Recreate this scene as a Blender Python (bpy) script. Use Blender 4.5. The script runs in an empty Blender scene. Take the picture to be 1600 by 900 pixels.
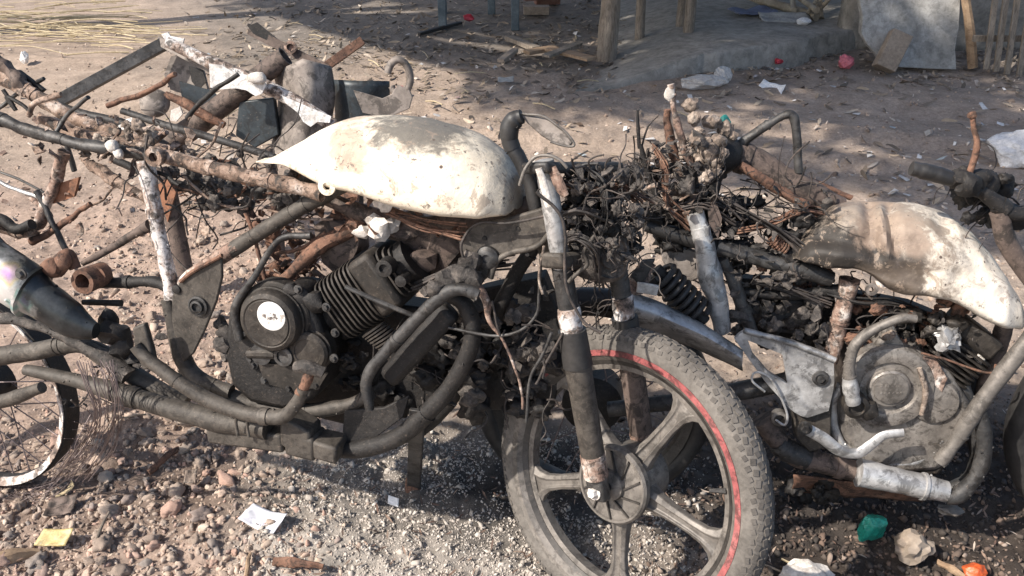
import bpy, bmesh, math, random
import numpy as np
from mathutils import Vector, Matrix, noise

random.seed(7); rng = np.random.default_rng(7)
scene = bpy.context.scene
col = scene.collection
R = math.radians

# ------------------------------------------------------------ camera, sky, sun, exposure
CAM_H, PITCH, FPX = 1.41, R(28), 1350.0
cam_d = bpy.data.cameras.new('camera'); cam_d.sensor_width = 36; cam_d.lens = 36*FPX/1600
cam_d.clip_start = 0.05; cam_d.clip_end = 500
cam = bpy.data.objects.new('camera', cam_d); col.objects.link(cam)
cam.location = (0, 0, CAM_H); cam.rotation_euler = (R(90)-PITCH, 0, 0)
scene.camera = cam

TO_SUN = Vector((-0.66, -0.34, 0.67)).normalized()
SUN_EL = math.asin(TO_SUN.z); SUN_AZ = math.atan2(TO_SUN.x, TO_SUN.y)
world = bpy.data.worlds.new('World'); scene.world = world; world.use_nodes = True
wn = world.node_tree
sky = wn.nodes.new('ShaderNodeTexSky'); sky.sky_type = 'NISHITA'; sky.sun_disc = False
sky.sun_elevation = SUN_EL; sky.sun_rotation = SUN_AZ
sky.air_density = 1.0; sky.dust_density = 2.0; sky.ozone_density = 1.0
wn.links.new(sky.outputs[0], wn.nodes['Background'].inputs[0])
wn.nodes['Background'].inputs[1].default_value = 0.13
sun_d = bpy.data.lights.new('sun', 'SUN'); sun_d.energy = 4.3; sun_d.angle = R(0.8); sun_d.color = (1, 0.93, 0.84)
sun = bpy.data.objects.new('sun', sun_d); col.objects.link(sun)
sun.rotation_euler = (-TO_SUN).to_track_quat('-Z', 'Y').to_euler(); sun.location = TO_SUN*30
scene.view_settings.view_transform = 'Standard'; scene.view_settings.look = 'None'
scene.view_settings.gamma = 1; scene.view_settings.exposure = 0.62

# ------------------------------------------------------------ picture-to-place arithmetic
CP, SP = math.cos(PITCH), math.sin(PITCH)
CAM = Vector((0, 0, CAM_H))
def ray(px, py):
    a = (px-800)/FPX; b = -(py-450)/FPX
    return Vector((a, b*SP+CP, b*CP-SP))
def G(px, py, z=0.0):
    d = ray(px, py); t = (z-CAM_H)/d.z
    return CAM + d*t
def at_y(px, py, y):
    d = ray(px, py); return CAM + d*(y/d.y)
def proj(x, y, z):
    zc = y*CP - (z-CAM_H)*SP; zc = np.where(zc < 0.05, 0.05, zc)
    return 800 + FPX*x/zc, 450 - FPX*(y*SP + (z-CAM_H)*CP)/zc
class Frame:                       # a leaning, turned upright plane: U along the machine, V up, N towards the viewer's side
    def __init__(s, O, yaw, lean):
        U = Vector((math.cos(R(yaw)), -math.sin(R(yaw)), 0)); N0 = Vector((-math.sin(R(yaw)), -math.cos(R(yaw)), 0))
        Z = Vector((0, 0, 1)); l = R(lean)
        s.O, s.U = Vector(O), U
        s.V = Z*math.cos(l) - N0*math.sin(l); s.N = N0*math.cos(l) + Z*math.sin(l)
    def at(s, px, py, w=0.0):
        d = ray(px, py); P = s.O + s.N*w
        return CAM + d*((P-CAM).dot(s.N)/d.dot(s.N))
    def P(s, u, v, w=0.0): return s.O + s.U*u + s.V*v + s.N*w
    def uvw(s, p):
        q = p - s.O; return q.dot(s.U), q.dot(s.V), q.dot(s.N)
    def depth(s, px, py, w=0.0): return (s.at(px, py, w)-CAM).dot(Vector((0, CP, -SP)))
    def r(s, pix, px, py): return pix*s.depth(px, py)/FPX

# ------------------------------------------------------------ numpy noise for the ground
def vnoise(x, y, seed=0):
    g = np.random.default_rng(seed).random((256, 256))
    xi = np.floor(x).astype(int); yi = np.floor(y).astype(int)
    fx = x-xi; fy = y-yi; fx = fx*fx*(3-2*fx); fy = fy*fy*(3-2*fy)
    a = g[xi % 256, yi % 256]; b = g[(xi+1) % 256, yi % 256]; c = g[xi % 256, (yi+1) % 256]; d = g[(xi+1) % 256, (yi+1) % 256]
    return (a*(1-fx)+b*fx)*(1-fy) + (c*(1-fx)+d*fx)*fy
def fbm(x, y, seed=0, octv=4):
    s = 0; a = 0.5; f = 1.0
    for k in range(octv):
        s = s + a*vnoise(x*f+17.3*k, y*f+9.1*k, seed+k); a *= 0.5; f *= 2.03
    return s/(1-0.5**octv)
def sstep(a, b, x):
    t = np.clip((x-a)/(b-a), 0, 1); return t*t*(3-2*t)

# ------------------------------------------------------------ materials
def new_mat(name):
    m = bpy.data.materials.new(name); m.use_nodes = True
    nt = m.node_tree; nt.nodes.clear()
    out = nt.nodes.new('ShaderNodeOutputMaterial'); b = nt.nodes.new('ShaderNodeBsdfPrincipled')
    nt.links.new(b.outputs[0], out.inputs[0])
    return m, nt, b
def nd(nt, typ, ins=None, **kw):
    n = nt.nodes.new('ShaderNode'+typ)
    for k, v in kw.items(): setattr(n, k, v)
    for k, v in (ins or {}).items():
        if hasattr(v, 'bl_idname') or isinstance(v, bpy.types.NodeSocket): nt.links.new(v, n.inputs[k])
        else: n.inputs[k].default_value = v
    return n
def ramp(nt, fac, stops, interp='LINEAR'):
    n = nt.nodes.new('ShaderNodeValToRGB'); e = n.color_ramp.elements; n.color_ramp.interpolation = interp
    while len(e) < len(stops): e.new(0.5)
    for k, (p, c) in enumerate(stops):
        e[k].position = p; e[k].color = (c[0], c[1], c[2], 1) if not isinstance(c, (int, float)) else (c, c, c, 1)
    nt.links.new(fac, n.inputs[0]); return n.outputs[0]
def mixc(nt, fac, a, b, mode='MIX'):
    n = nt.nodes.new('ShaderNodeMix'); n.data_type = 'RGBA'; n.blend_type = mode
    for sock, v in ((n.inputs[0], fac), (n.inputs[6], a), (n.inputs[7], b)):
        if isinstance(v, bpy.types.NodeSocket): nt.links.new(v, sock)
        else: sock.default_value = v if isinstance(v, (int, float)) else (v[0], v[1], v[2], 1)
    return n.outputs[2]
def coords(nt, scale=(1, 1, 1), loc=(0, 0, 0), rand=True):
    tc = nt.nodes.new('ShaderNodeTexCoord'); v = tc.outputs['Object']
    if rand:
        oi = nt.nodes.new('ShaderNodeObjectInfo'); m = nd(nt, 'Math', {0: oi.outputs['Random'], 1: 37.0}, operation='MULTIPLY')
        c = nd(nt, 'CombineXYZ', {0: m.outputs[0], 1: m.outputs[0], 2: m.outputs[0]})
        v = nd(nt, 'VectorMath', {0: v, 1: c.outputs[0]}, operation='ADD').outputs[0]
    mp = nd(nt, 'Mapping', {'Vector': v, 'Scale': scale, 'Location': loc}); return mp.outputs[0]
def noisef(nt, vec, scale, detail=6, rough=0.6, dist=0.0):
    return nd(nt, 'TexNoise', {'Vector': vec, 'Scale': scale, 'Detail': detail, 'Roughness': rough, 'Distortion': dist}).outputs[0]
def worn(name, stops, scale=14, rough=0.75, metal=0.0, bump=0.4, fleck=None, fleck_at=0.63, rough2=None, stretch=(1, 1, 1), bscale=6.0, grime=0.0):
    """colour ramp over lumpy noise, finer tone variation, flecks of a second coat, fine relief"""
    m, nt, b = new_mat(name); v = coords(nt, stretch)
    n1 = noisef(nt, v, scale, 8, 0.65, 0.3); n2 = noisef(nt, v, scale*bscale, 5, 0.7)
    c = ramp(nt, n1, stops)
    tone = ramp(nt, n2, [(0.25, 0.55), (0.75, 1.35)])
    c = mixc(nt, 0.75, c, tone, 'MULTIPLY')
    if fleck:
        n3 = noisef(nt, v, scale*2.3, 9, 0.72, 0.8); f = ramp(nt, n3, [(fleck_at, 0.0), (fleck_at+0.035, 1.0)])
        c = mixc(nt, f, c, fleck)
    if grime:
        g1 = noisef(nt, v, scale*1.9+7, 12, 0.74, 0.6); g2 = noisef(nt, v, scale*7+40, 8, 0.8)
        c = mixc(nt, ramp(nt, g1, [(0.50, 0.0), (0.57, grime)]), c, (0.018, 0.015, 0.013))
        c = mixc(nt, ramp(nt, g2, [(0.57, 0.0), (0.66, grime*0.65)]), c, (0.33, 0.255, 0.20))
    nt.links.new(c, b.inputs['Base Color'])
    if rough2 is not None: nt.links.new(ramp(nt, n2, [(0.3, rough), (0.7, rough2)]), b.inputs['Roughness'])
    else: b.inputs['Roughness'].default_value = rough
    b.inputs['Metallic'].default_value = metal
    bp = nd(nt, 'Bump', {'Strength': bump, 'Distance': 0.003, 'Height': n2}); nt.links.new(bp.outputs[0], b.inputs['Normal'])
    return m
def plain(name, c, rough=0.6, metal=0.0, var=0.25, scale=30, alpha=None, trans=0.0):
    lo = tuple(x*(1-var) for x in c); hi = tuple(min(1, x*(1+var)) for x in c)
    m = worn(name, [(0.3, lo), (0.7, hi)], scale, rough, metal, 0.15)
    b = [n for n in m.node_tree.nodes if n.type == 'BSDF_PRINCIPLED'][0]
    if alpha is not None: b.inputs['Alpha'].default_value = alpha
    if trans: b.inputs['Transmission Weight'].default_value = trans
    return m
M = {}
K = (0.012, 0.011, 0.011); BRN = (0.075, 0.060, 0.048); RUST = (0.26, 0.10, 0.045); ASH = (0.50, 0.45, 0.40)
M['char'] = worn('charred_black', [(0.3, (0.008, 0.007, 0.007)), (0.55, (0.019, 0.017, 0.016)), (0.75, (0.052, 0.045, 0.040))], 22, 0.65, 0.1, 0.6, grime=0.45)
M['engine'] = worn('sooty_engine_casting', [(0.3, (0.022, 0.020, 0.018)), (0.55, (0.055, 0.047, 0.040)), (0.8, (0.11, 0.095, 0.08))], 13, 0.5, 0.35, 0.35, rough2=0.75, grime=0.55)
M['brown'] = worn('dusty_burnt_steel', [(0.3, (0.050, 0.043, 0.036)), (0.55, (0.090, 0.078, 0.066)), (0.8, (0.155, 0.135, 0.115))], 15, 0.65, 0.2, 0.35, fleck=(0.40, 0.33, 0.27), fleck_at=0.70, grime=0.55)
M['rust'] = worn('flaking_rust', [(0.3, (0.085, 0.048, 0.034)), (0.5, (0.19, 0.098, 0.064)), (0.75, (0.33, 0.19, 0.125))], 24, 0.85, 0.05, 0.7, fleck=(0.55, 0.40, 0.31), fleck_at=0.66, grime=0.7)
M['orange'] = worn('orange_heat_rust', [(0.3, (0.20, 0.095, 0.055)), (0.55, (0.32, 0.145, 0.08)), (0.8, (0.22, 0.12, 0.08))], 9, 0.85, 0, 0.4, grime=0.6)
M['rustbrown'] = worn('rust_brown_pipe', [(0.3, (0.085, 0.062, 0.052)), (0.6, (0.155, 0.115, 0.096)), (0.8, (0.24, 0.18, 0.15))], 13, 0.75, 0.15, 0.3, fleck=(0.06, 0.04, 0.035), fleck_at=0.68, grime=0.75)
M['peel'] = worn('peeling_paint_steel', [(0.36, (0.06, 0.045, 0.04)), (0.47, (0.26, 0.165, 0.125)), (0.55, (0.38, 0.28, 0.225)), (0.66, (0.70, 0.63, 0.57))], 27, 0.8, 0.05, 0.7, fleck=(0.045, 0.04, 0.038), fleck_at=0.655, grime=0.75)
M['peelwhite'] = worn('ash_white_steel', [(0.36, (0.13, 0.095, 0.08)), (0.46, (0.36, 0.27, 0.22)), (0.52, (0.66, 0.60, 0.56)), (0.66, (0.80, 0.77, 0.74))], 24, 0.8, 0.05, 0.6, fleck=(0.07, 0.06, 0.06), fleck_at=0.645, grime=0.8)
M['peelrail'] = worn('flaking_pink_rail', [(0.36, (0.06, 0.05, 0.043)), (0.46, (0.22, 0.145, 0.105)), (0.57, (0.40, 0.29, 0.225)), (0.70, (0.62, 0.54, 0.48))], 30, 0.85, 0, 0.8, fleck=(0.07, 0.055, 0.05), fleck_at=0.62, grime=0.8)
M['sootsteel'] = worn('sooty_grey_steel', [(0.3, (0.035, 0.035, 0.036)), (0.55, (0.085, 0.082, 0.08)), (0.8, (0.19, 0.18, 0.17))], 15, 0.45, 0.5, 0.3, rough2=0.7, grime=0.6)
M['silver'] = worn('scorched_chrome', [(0.3, (0.24, 0.235, 0.23)), (0.5, (0.50, 0.49, 0.48)), (0.75, (0.72, 0.71, 0.69))], 9, 0.34, 0.45, 0.12, rough2=0.55, grime=0.55)
M['greyalu'] = worn('dusty_grey_alloy', [(0.3, (0.11, 0.10, 0.09)), (0.55, (0.20, 0.18, 0.16)), (0.8, (0.30, 0.27, 0.24))], 12, 0.55, 0.3, 0.25, grime=0.45)
M['enginegrey'] = worn('scorched_grey_casting', [(0.3, (0.16, 0.145, 0.13)), (0.55, (0.31, 0.28, 0.25)), (0.8, (0.46, 0.43, 0.39))], 14, 0.42, 0.4, 0.3, fleck=(0.05, 0.04, 0.035), fleck_at=0.66, grime=0.6)
M['whiteash'] = worn('white_ash_lump', [(0.3, (0.42, 0.36, 0.31)), (0.6, (0.74, 0.69, 0.63))], 30, 0.9, 0, 0.7)
M['melt'] = worn('melted_tan_slag', [(0.3, (0.07, 0.055, 0.046)), (0.5, (0.25, 0.19, 0.15)), (0.7, (0.54, 0.45, 0.37))], 25, 0.75, 0, 0.9, grime=0.7)
M['meltgrey'] = worn('melted_grey_slag', [(0.3, (0.02, 0.018, 0.017)), (0.5, (0.075, 0.065, 0.058)), (0.75, (0.24, 0.20, 0.17))], 30, 0.7, 0, 1.0, grime=0.6)
M['wire'] = worn('burnt_wire', [(0.35, (0.02, 0.018, 0.017)), (0.55, (0.07, 0.058, 0.052)), (0.75, (0.20, 0.15, 0.12))], 30, 0.7, 0.2, 0.3)
M['beadwire'] = worn('bead_wire', [(0.3, (0.10, 0.075, 0.075)), (0.7, (0.24, 0.19, 0.18))], 25, 0.5, 0.5, 0.2)
M['tyre'] = worn('dusty_tyre_rubber', [(0.3, (0.105, 0.094, 0.083)), (0.6, (0.175, 0.158, 0.14)), (0.8, (0.26, 0.235, 0.205))], 12, 0.9, 0, 0.35, grime=0.25)
M['tread'] = worn('dark_tread_rubber', [(0.3, (0.065, 0.058, 0.052)), (0.7, (0.16, 0.143, 0.126))], 14, 0.9, 0, 0.3)
M['rimdark'] = worn('sooty_dark_rim', [(0.3, (0.035, 0.033, 0.031)), (0.6, (0.08, 0.072, 0.065)), (0.8, (0.16, 0.14, 0.125))], 10, 0.5, 0.3, 0.25, grime=0.4)
M['red'] = worn('scuffed_red_stripe', [(0.3, (0.22, 0.055, 0.055)), (0.55, (0.33, 0.09, 0.088)), (0.8, (0.38, 0.16, 0.15))], 18, 0.55, 0, 0.15, fleck=(0.45, 0.36, 0.32), fleck_at=0.62, grime=.6)
M['rubber'] = worn('black_rubber', [(0.3, (0.012, 0.012, 0.013)), (0.7, (0.045, 0.042, 0.04))], 16, 0.5, 0, 0.25)
M['muffler'] = None
M['concrete'] = worn('weathered_concrete', [(0.3, (0.24, 0.225, 0.20)), (0.55, (0.36, 0.345, 0.32)), (0.75, (0.50, 0.48, 0.45))], 5, 0.9, 0, 0.5, fleck=(0.60, 0.58, 0.55), fleck_at=0.69, grime=0.25)
M['mud'] = worn('dry_mud_plaster', [(0.3, (0.23, 0.21, 0.18)), (0.6, (0.35, 0.32, 0.28)), (0.8, (0.44, 0.405, 0.36))], 3, 0.95, 0, 0.8, grime=0.25)
M['wood'] = worn('weathered_wood', [(0.3, (0.17, 0.135, 0.10)), (0.6, (0.30, 0.25, 0.20)), (0.8, (0.42, 0.36, 0.29))], 6, 0.9, 0, 0.4, stretch=(5, 5, 0.8), grime=0.35)
M['woodwarm'] = worn('split_warm_wood', [(0.3, (0.22, 0.14, 0.085)), (0.6, (0.38, 0.265, 0.17)), (0.8, (0.50, 0.37, 0.25))], 8, 0.9, 0, 0.4, stretch=(1, 4, 4))
M['bluewood'] = worn('blue_grey_painted_leg', [(0.3, (0.07, 0.095, 0.11)), (0.6, (0.12, 0.15, 0.17)), (0.8, (0.19, 0.22, 0.23))], 9, 0.8, 0, 0.3)
M['bamboo'] = worn('dry_bamboo', [(0.3, (0.24, 0.195, 0.14)), (0.7, (0.44, 0.38, 0.29))], 7, 0.75, 0, 0.3)
M['brick'] = worn('old_brick', [(0.3, (0.22, 0.17, 0.13)), (0.6, (0.32, 0.26, 0.205)), (0.8, (0.42, 0.36, 0.30))], 9, 0.95, 0, 0.5)
M['redbrick'] = worn('red_brick', [(0.3, (0.20, 0.09, 0.06)), (0.7, (0.34, 0.19, 0.14))], 9, 0.95, 0, 0.5)
M['leaf'] = worn('green_leaves', [(0.3, (0.03, 0.055, 0.018)), (0.7, (0.075, 0.12, 0.04))], 5, 0.6, 0, 0.1)
M['bark'] = worn('tree_bark', [(0.3, (0.09, 0.07, 0.05)), (0.7, (0.2, 0.165, 0.13))], 8, 0.95, 0, 0.8, stretch=(4, 4, 1))
M['thatch'] = worn('grey_thatch', [(0.3, (0.13, 0.10, 0.07)), (0.7, (0.27, 0.22, 0.16))], 10, 0.95, 0, 0.8, stretch=(1, 6, 1))
M['straw'] = worn('pale_straw', [(0.3, (0.38, 0.30, 0.18)), (0.7, (0.58, 0.49, 0.33))], 10, 0.8, 0, 0.2)
M['deadleaf'] = None
M['darksheet'] = worn('blue_black_sheet', [(0.3, (0.018, 0.024, 0.030)), (0.6, (0.05, 0.062, 0.070)), (0.8, (0.10, 0.11, 0.115))], 7, 0.45, 0.3, 0.3, grime=0.5)
M['greysheet'] = worn('scorched_grey_sheet', [(0.3, (0.13, 0.112, 0.10)), (0.5, (0.25, 0.215, 0.19)), (0.75, (0.42, 0.37, 0.33))], 6, 0.7, 0.2, 0.4, fleck=(0.09, 0.055, 0.04), fleck_at=0.64, grime=0.6)
M['whitepaint'] = worn('flaking_white_paint', [(0.3, (0.62, 0.58, 0.54)), (0.6, (0.84, 0.82, 0.80))], 20, 0.7, 0, 0.5, grime=0.4)

def random_tone(name, stops, rough=0.9, bump=0.6, scale=18):
    m, nt, b = new_mat(name)
    oi = nt.nodes.new('ShaderNodeObjectInfo'); v = coords(nt)
    c = ramp(nt, oi.outputs['Alpha'], stops); n = noisef(nt, v, scale, 7, 0.7); t = ramp(nt, n, [(0.3, 0.6), (0.7, 1.3)])
    nt.links.new(mixc(nt, 0.85, c, t, 'MULTIPLY'), b.inputs['Base Color']); b.inputs['Roughness'].default_value = rough
    bp = nd(nt, 'Bump', {'Strength': bump, 'Distance': 0.002, 'Height': noisef(nt, v, scale*5, 5, 0.7)}); nt.links.new(bp.outputs[0], b.inputs['Normal'])
    return m
STONE = [(0.0, (0.27, 0.21, 0.17)), (0.2, (0.40, 0.305, 0.24)), (0.4, (0.34, 0.275, 0.23)), (0.55, (0.47, 0.365, 0.285)), (0.7, (0.24, 0.21, 0.19)), (0.85, (0.45, 0.295, 0.23)), (1.0, (0.60, 0.50, 0.40))]
M['stone'] = random_tone('loose_stone', STONE)
def attr_tone(name, rough=0.9, bump=0.5, scale=40):
    m, nt, b = new_mat(name); a = nd(nt, 'Attribute', attribute_name='tone'); v = coords(nt, rand=False)
    n = noisef(nt, v, scale, 7, 0.7); t = ramp(nt, n, [(0.3, 0.65), (0.7, 1.3)])
    nt.links.new(mixc(nt, 0.8, a.outputs['Color'], t, 'MULTIPLY'), b.inputs['Base Color']); b.inputs['Roughness'].default_value = rough
    bp = nd(nt, 'Bump', {'Strength': bump, 'Distance': 0.002, 'Height': noisef(nt, v, scale*4, 5, 0.7)}); nt.links.new(bp.outputs[0], b.inputs['Normal'])
    return m
M['gravel'] = attr_tone('mixed_gravel'); M['litter'] = attr_tone('dry_litter', 0.85, 0.2)

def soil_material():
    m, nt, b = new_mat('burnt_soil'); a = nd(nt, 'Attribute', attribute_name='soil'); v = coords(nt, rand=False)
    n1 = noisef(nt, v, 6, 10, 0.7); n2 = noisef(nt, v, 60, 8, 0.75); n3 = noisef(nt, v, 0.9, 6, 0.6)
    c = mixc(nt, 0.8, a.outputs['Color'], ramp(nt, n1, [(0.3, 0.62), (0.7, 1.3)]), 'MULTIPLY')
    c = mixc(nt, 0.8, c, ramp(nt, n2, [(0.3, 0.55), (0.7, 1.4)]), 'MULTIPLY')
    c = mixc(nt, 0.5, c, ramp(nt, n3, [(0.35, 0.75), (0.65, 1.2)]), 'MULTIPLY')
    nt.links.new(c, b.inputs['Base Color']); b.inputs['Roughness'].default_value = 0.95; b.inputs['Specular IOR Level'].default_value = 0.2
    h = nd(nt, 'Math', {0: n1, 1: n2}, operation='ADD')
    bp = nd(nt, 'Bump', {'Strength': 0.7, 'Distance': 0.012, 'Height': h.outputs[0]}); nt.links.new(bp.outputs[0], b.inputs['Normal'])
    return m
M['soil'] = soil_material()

# ------------------------------------------------------------ mesh collecting
WORLD = {}
def perp(d):
    a = Vector((0, 0, 1)) if abs(d.z) < 0.9 else Vector((1, 0, 0))
    x = d.cross(a).normalized(); return x, d.cross(x).normalized()
def spline(pts, n=6):
    P = [Vector(p) for p in pts]
    if len(P) < 3: return P
    Q = [P[0]*2-P[1]] + P + [P[-1]*2-P[-2]]; out = []
    for i in range(1, len(Q)-2):
        p0, p1, p2, p3 = Q[i-1:i+3]
        for k in range(n):
            t = k/n
            out.append(0.5*((2*p1)+(p2-p0)*t+(2*p0-5*p1+4*p2-p3)*t*t+(3*p1-p0-3*p2+p3)*t*t*t))
    out.append(P[-1]); return out
class MB:
    def __init__(s): s.v = []; s.f = []
    def add(s, vs, fs):
        o = len(s.v); s.v += [Vector(p) for p in vs]; s.f += [[i+o for i in f] for f in fs]; return s
    def tube(s, pts, r, seg=10, closed=False, smooth=6, flat=1.0, side=None, hollow=False):
        n0 = len(pts)
        P = spline(pts, smooth) if smooth and n0 > 2 and not closed else [Vector(p) for p in pts]
        n = len(P)
        rr = [r]*n if isinstance(r, (int, float)) else [float(np.interp(i/(n-1)*(len(r)-1), range(len(r)), r)) for i in range(n)]
        vs = []; X = None
        for i, p in enumerate(P):
            if closed: d = P[(i+1) % n]-P[i-1]
            else: d = P[min(i+1, n-1)]-P[max(i-1, 0)]
            d = d.normalized() if d.length > 1e-9 else Vector((0, 0, 1))
            if side is not None: X = (side - d*side.dot(d)).normalized()
            elif X is None: X = perp(d)[0]
            else: X = (X - d*X.dot(d)).normalized()
            Y = d.cross(X)
            for k in range(seg):
                a = 2*math.pi*k/seg; vs.append(p + (X*math.cos(a)*flat + Y*math.sin(a))*rr[i])
        fs = []
        for i in range(n if closed else n-1):
            j = (i+1) % n
            for k in range(seg):
                l = (k+1) % seg; fs.append([i*seg+k, i*seg+l, j*seg+l, j*seg+k])
        if not closed:
            if hollow:                                  # an open pipe end: lip and a short dark bore
                for (i0, d) in ((0, (P[1]-P[0]).normalized()), (n-1, (P[-2]-P[-1]).normalized())):
                    c = P[i0]; b0 = len(vs)
                    for k in range(seg): vs.append(c + (vs[i0*seg+k]-c)*0.82)
                    for k in range(seg): vs.append(c + d*rr[i0]*2.5 + (vs[i0*seg+k]-c)*0.8)
                    for k in range(seg):
                        l = (k+1) % seg; fs.append([i0*seg+k, i0*seg+l, b0+l, b0+k]); fs.append([b0+k, b0+l, b0+seg+l, b0+seg+k])
                    fs.append([b0+seg+k for k in range(seg)])
            else:
                fs.append(list(range(seg))[::-1]); fs.append([(n-1)*seg+k for k in range(seg)])
        return s.add(vs, fs)
    def lathe(s, c, axis, prof, seg=28, closed=False, X=None, arc=None):
        axis = axis.normalized(); X, Y = (perp(axis) if X is None else (X, axis.cross(X)))
        a0, a1 = arc or (0, 2*math.pi); full = arc is None; n = seg if full else seg+1
        vs = []
        for (r, h) in prof:
            for k in range(n):
                a = a0+(a1-a0)*k/seg; vs.append(c + axis*h + (X*math.cos(a)+Y*math.sin(a))*r)
        fs = []; m = len(prof)
        for i in range(m if closed else m-1):
            j = (i+1) % m
            for k in range(seg):
                l = (k+1) % n; fs.append([i*n+k, i*n+l, j*n+l, j*n+k])
        if not closed and full:
            if prof[0][0] > 1e-6: fs.append(list(range(n))[::-1])
            if prof[-1][0] > 1e-6: fs.append([(m-1)*n+k for k in range(n)])
        if not full and closed:
            fs.append([i*n for i in range(m)]); fs.append([i*n+n-1 for i in range(m)][::-1])
        return s.add(vs, fs)
    def box(s, c, X, Y, Z):
        vs = [c+X*a+Y*b+Z*d for d in (-1, 1) for b in (-1, 1) for a in (-1, 1)]
        return s.add(vs, [[0, 2, 3, 1], [4, 5, 7, 6], [0, 1, 5, 4], [2, 6, 7, 3], [0, 4, 6, 2], [1, 3, 7, 5]])
    def bar(s, a, b, X, Y):
        d = (b-a)/2; return s.box((a+b)/2, X, Y, d)
    def plate(s, poly, t, n):
        vs = [p+n*t for p in poly]+[p-n*t for p in poly]; k = len(poly)
        fs = [list(range(k)), [k+i for i in range(k)][::-1]] + [[i, k+i, k+(i+1) % k, (i+1) % k] for i in range(k)]
        return s.add(vs, fs)
    def grid(s, fn, nu, nv, t=0.0):
        vs = [fn(i/nu, j/nv) for i in range(nu+1) for j in range(nv+1)]
        fs = [[i*(nv+1)+j, (i+1)*(nv+1)+j, (i+1)*(nv+1)+j+1, i*(nv+1)+j+1] for i in range(nu) for j in range(nv)]
        return s.add(vs, fs)
    def lump(s, c, rad, amp=0.3, sub=2, sc=None, seed=0):
        bm = bmesh.new(); bmesh.ops.create_icosphere(bm, subdivisions=sub, radius=1.0)
        sc = sc or (1, 1, 1); off = Vector((seed*3.1, seed*1.7, seed*0.9))
        vs = []
        for v in bm.verts:
            k = 1+amp*(noise.fractal(v.co*1.6+off, 0.6, 2.0, 4))
            vs.append(c + Vector((v.co.x*sc[0], v.co.y*sc[1], v.co.z*sc[2]))*k*rad)
        fs = [[v.index for v in f.verts] for f in bm.faces]; bm.free(); return s.add(vs, fs)
    def jitter(s, amp, scale=40, seed=0):
        o = Vector((seed*5.3, seed*2.1, seed*7.7))
        s.v = [p + noise.noise_vector(p*scale+o)*amp for p in s.v]; return s
    def build(s, name, mat, parent=None, bevel=0.0, angle=40, solid=0.0, origin=None, sub=0, **props):
        V = s.v
        c = origin if origin is not None else Vector((sum(p.x for p in V)/len(V), sum(p.y for p in V)/len(V),
              (min(p.z for p in V) if parent is None else sum(p.z for p in V)/len(V))))
        me = bpy.data.meshes.new(name); me.from_pydata([tuple(p-c) for p in V], [], s.f); me.validate()
        bm = bmesh.new(); bm.from_mesh(me); bmesh.ops.recalc_face_normals(bm, faces=bm.faces); bm.to_mesh(me); bm.free()
        me.polygons.foreach_set('use_smooth', [True]*len(me.polygons)); me.set_sharp_from_angle(angle=R(angle))
        me.materials.append(M[mat] if isinstance(mat, str) else mat)
        return link(name, me, c, parent, bevel, solid, sub, **props)
def link(name, me, c, parent=None, bevel=0.0, solid=0.0, sub=0, **props):
    o = bpy.data.objects.new(name, me); col.objects.link(o)
    c = Vector(c)
    if parent is not None: o.parent = parent; o.location = c - WORLD[parent.name]
    else: o.location = c
    WORLD[o.name] = c
    if solid: m = o.modifiers.new('thickness', 'SOLIDIFY'); m.thickness = solid; m.offset = 0
    if sub: m = o.modifiers.new('smooth', 'SUBSURF'); m.levels = m.render_levels = sub
    if bevel: m = o.modifiers.new('worn_edge', 'BEVEL'); m.width = bevel; m.segments = 2; m.limit_method = 'ANGLE'; m.angle_limit = R(40)
    for k, v in props.items(): o[k] = v
    return o
def thing(name, loc, label, category, group=None):
    o = bpy.data.objects.new(name, None); col.objects.link(o); o.location = loc; o.empty_display_size = 0.1
    o['label'] = label; o['category'] = category
    if group: o['group'] = group
    WORLD[o.name] = Vector(loc); return o

# ------------------------------------------------------------ ground: one sheet, fine near the wrecks
def gheight(x, y):
    near = np.exp(-((x/3.0)**2+((y-1.8)/2.6)**2))
    h = (fbm(x*1.3, y*1.3, 3)-0.5)*0.05 + (fbm(x*6, y*6, 11)-0.5)*0.022*(0.4+near)
    lump = np.clip(fbm(x*22, y*22, 21, 5)-0.42, 0, 1)
    h = h + lump*0.055*near + (fbm(x*48, y*48, 29, 3)-.5)*.010*near
    mid = sstep(2.6, 3.6, y)*sstep(9, 6, y)
    for (x0, y0, k1, k2, dp) in ((0.0, 4.75, -.16, -.05, .030), (0.0, 4.25, -.15, -.045, .026), (0.0, 5.5, -.22, -.03, .022)):   # old tyre tracks bending across the yard
        t = y-(y0+k1*(x-x0)+k2*(x-x0)**2)+0.10*(fbm(x*0.8, y*0.2, 77)-.5); h = h+mid*dp*(-np.exp(-(t/.07)**2)+.7*np.exp(-((t-.13)/.07)**2))
    h = h + mid*0.05*(fbm(x*1.2, y*3.2, 88, 5)-.5)
    h = h + 0.025*np.exp(-(((x+1.1)/0.7)**2+((y-2.2)/0.9)**2))
    return h - 0.012
def gz(x, y): return float(gheight(np.array([float(x)]), np.array([float(y)]))[0])
def axis_pts(lo, hi, step, far_lo, far_hi):
    mid = list(np.arange(lo, hi, step)); a = []; s = step; p = lo
    while p > far_lo: s *= 1.055; p -= s; a.append(p)
    b = []; s = step; p = mid[-1]
    while p < far_hi: s *= 1.055; p += s; b.append(p)
    return np.array(a[::-1]+mid+b)
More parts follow.
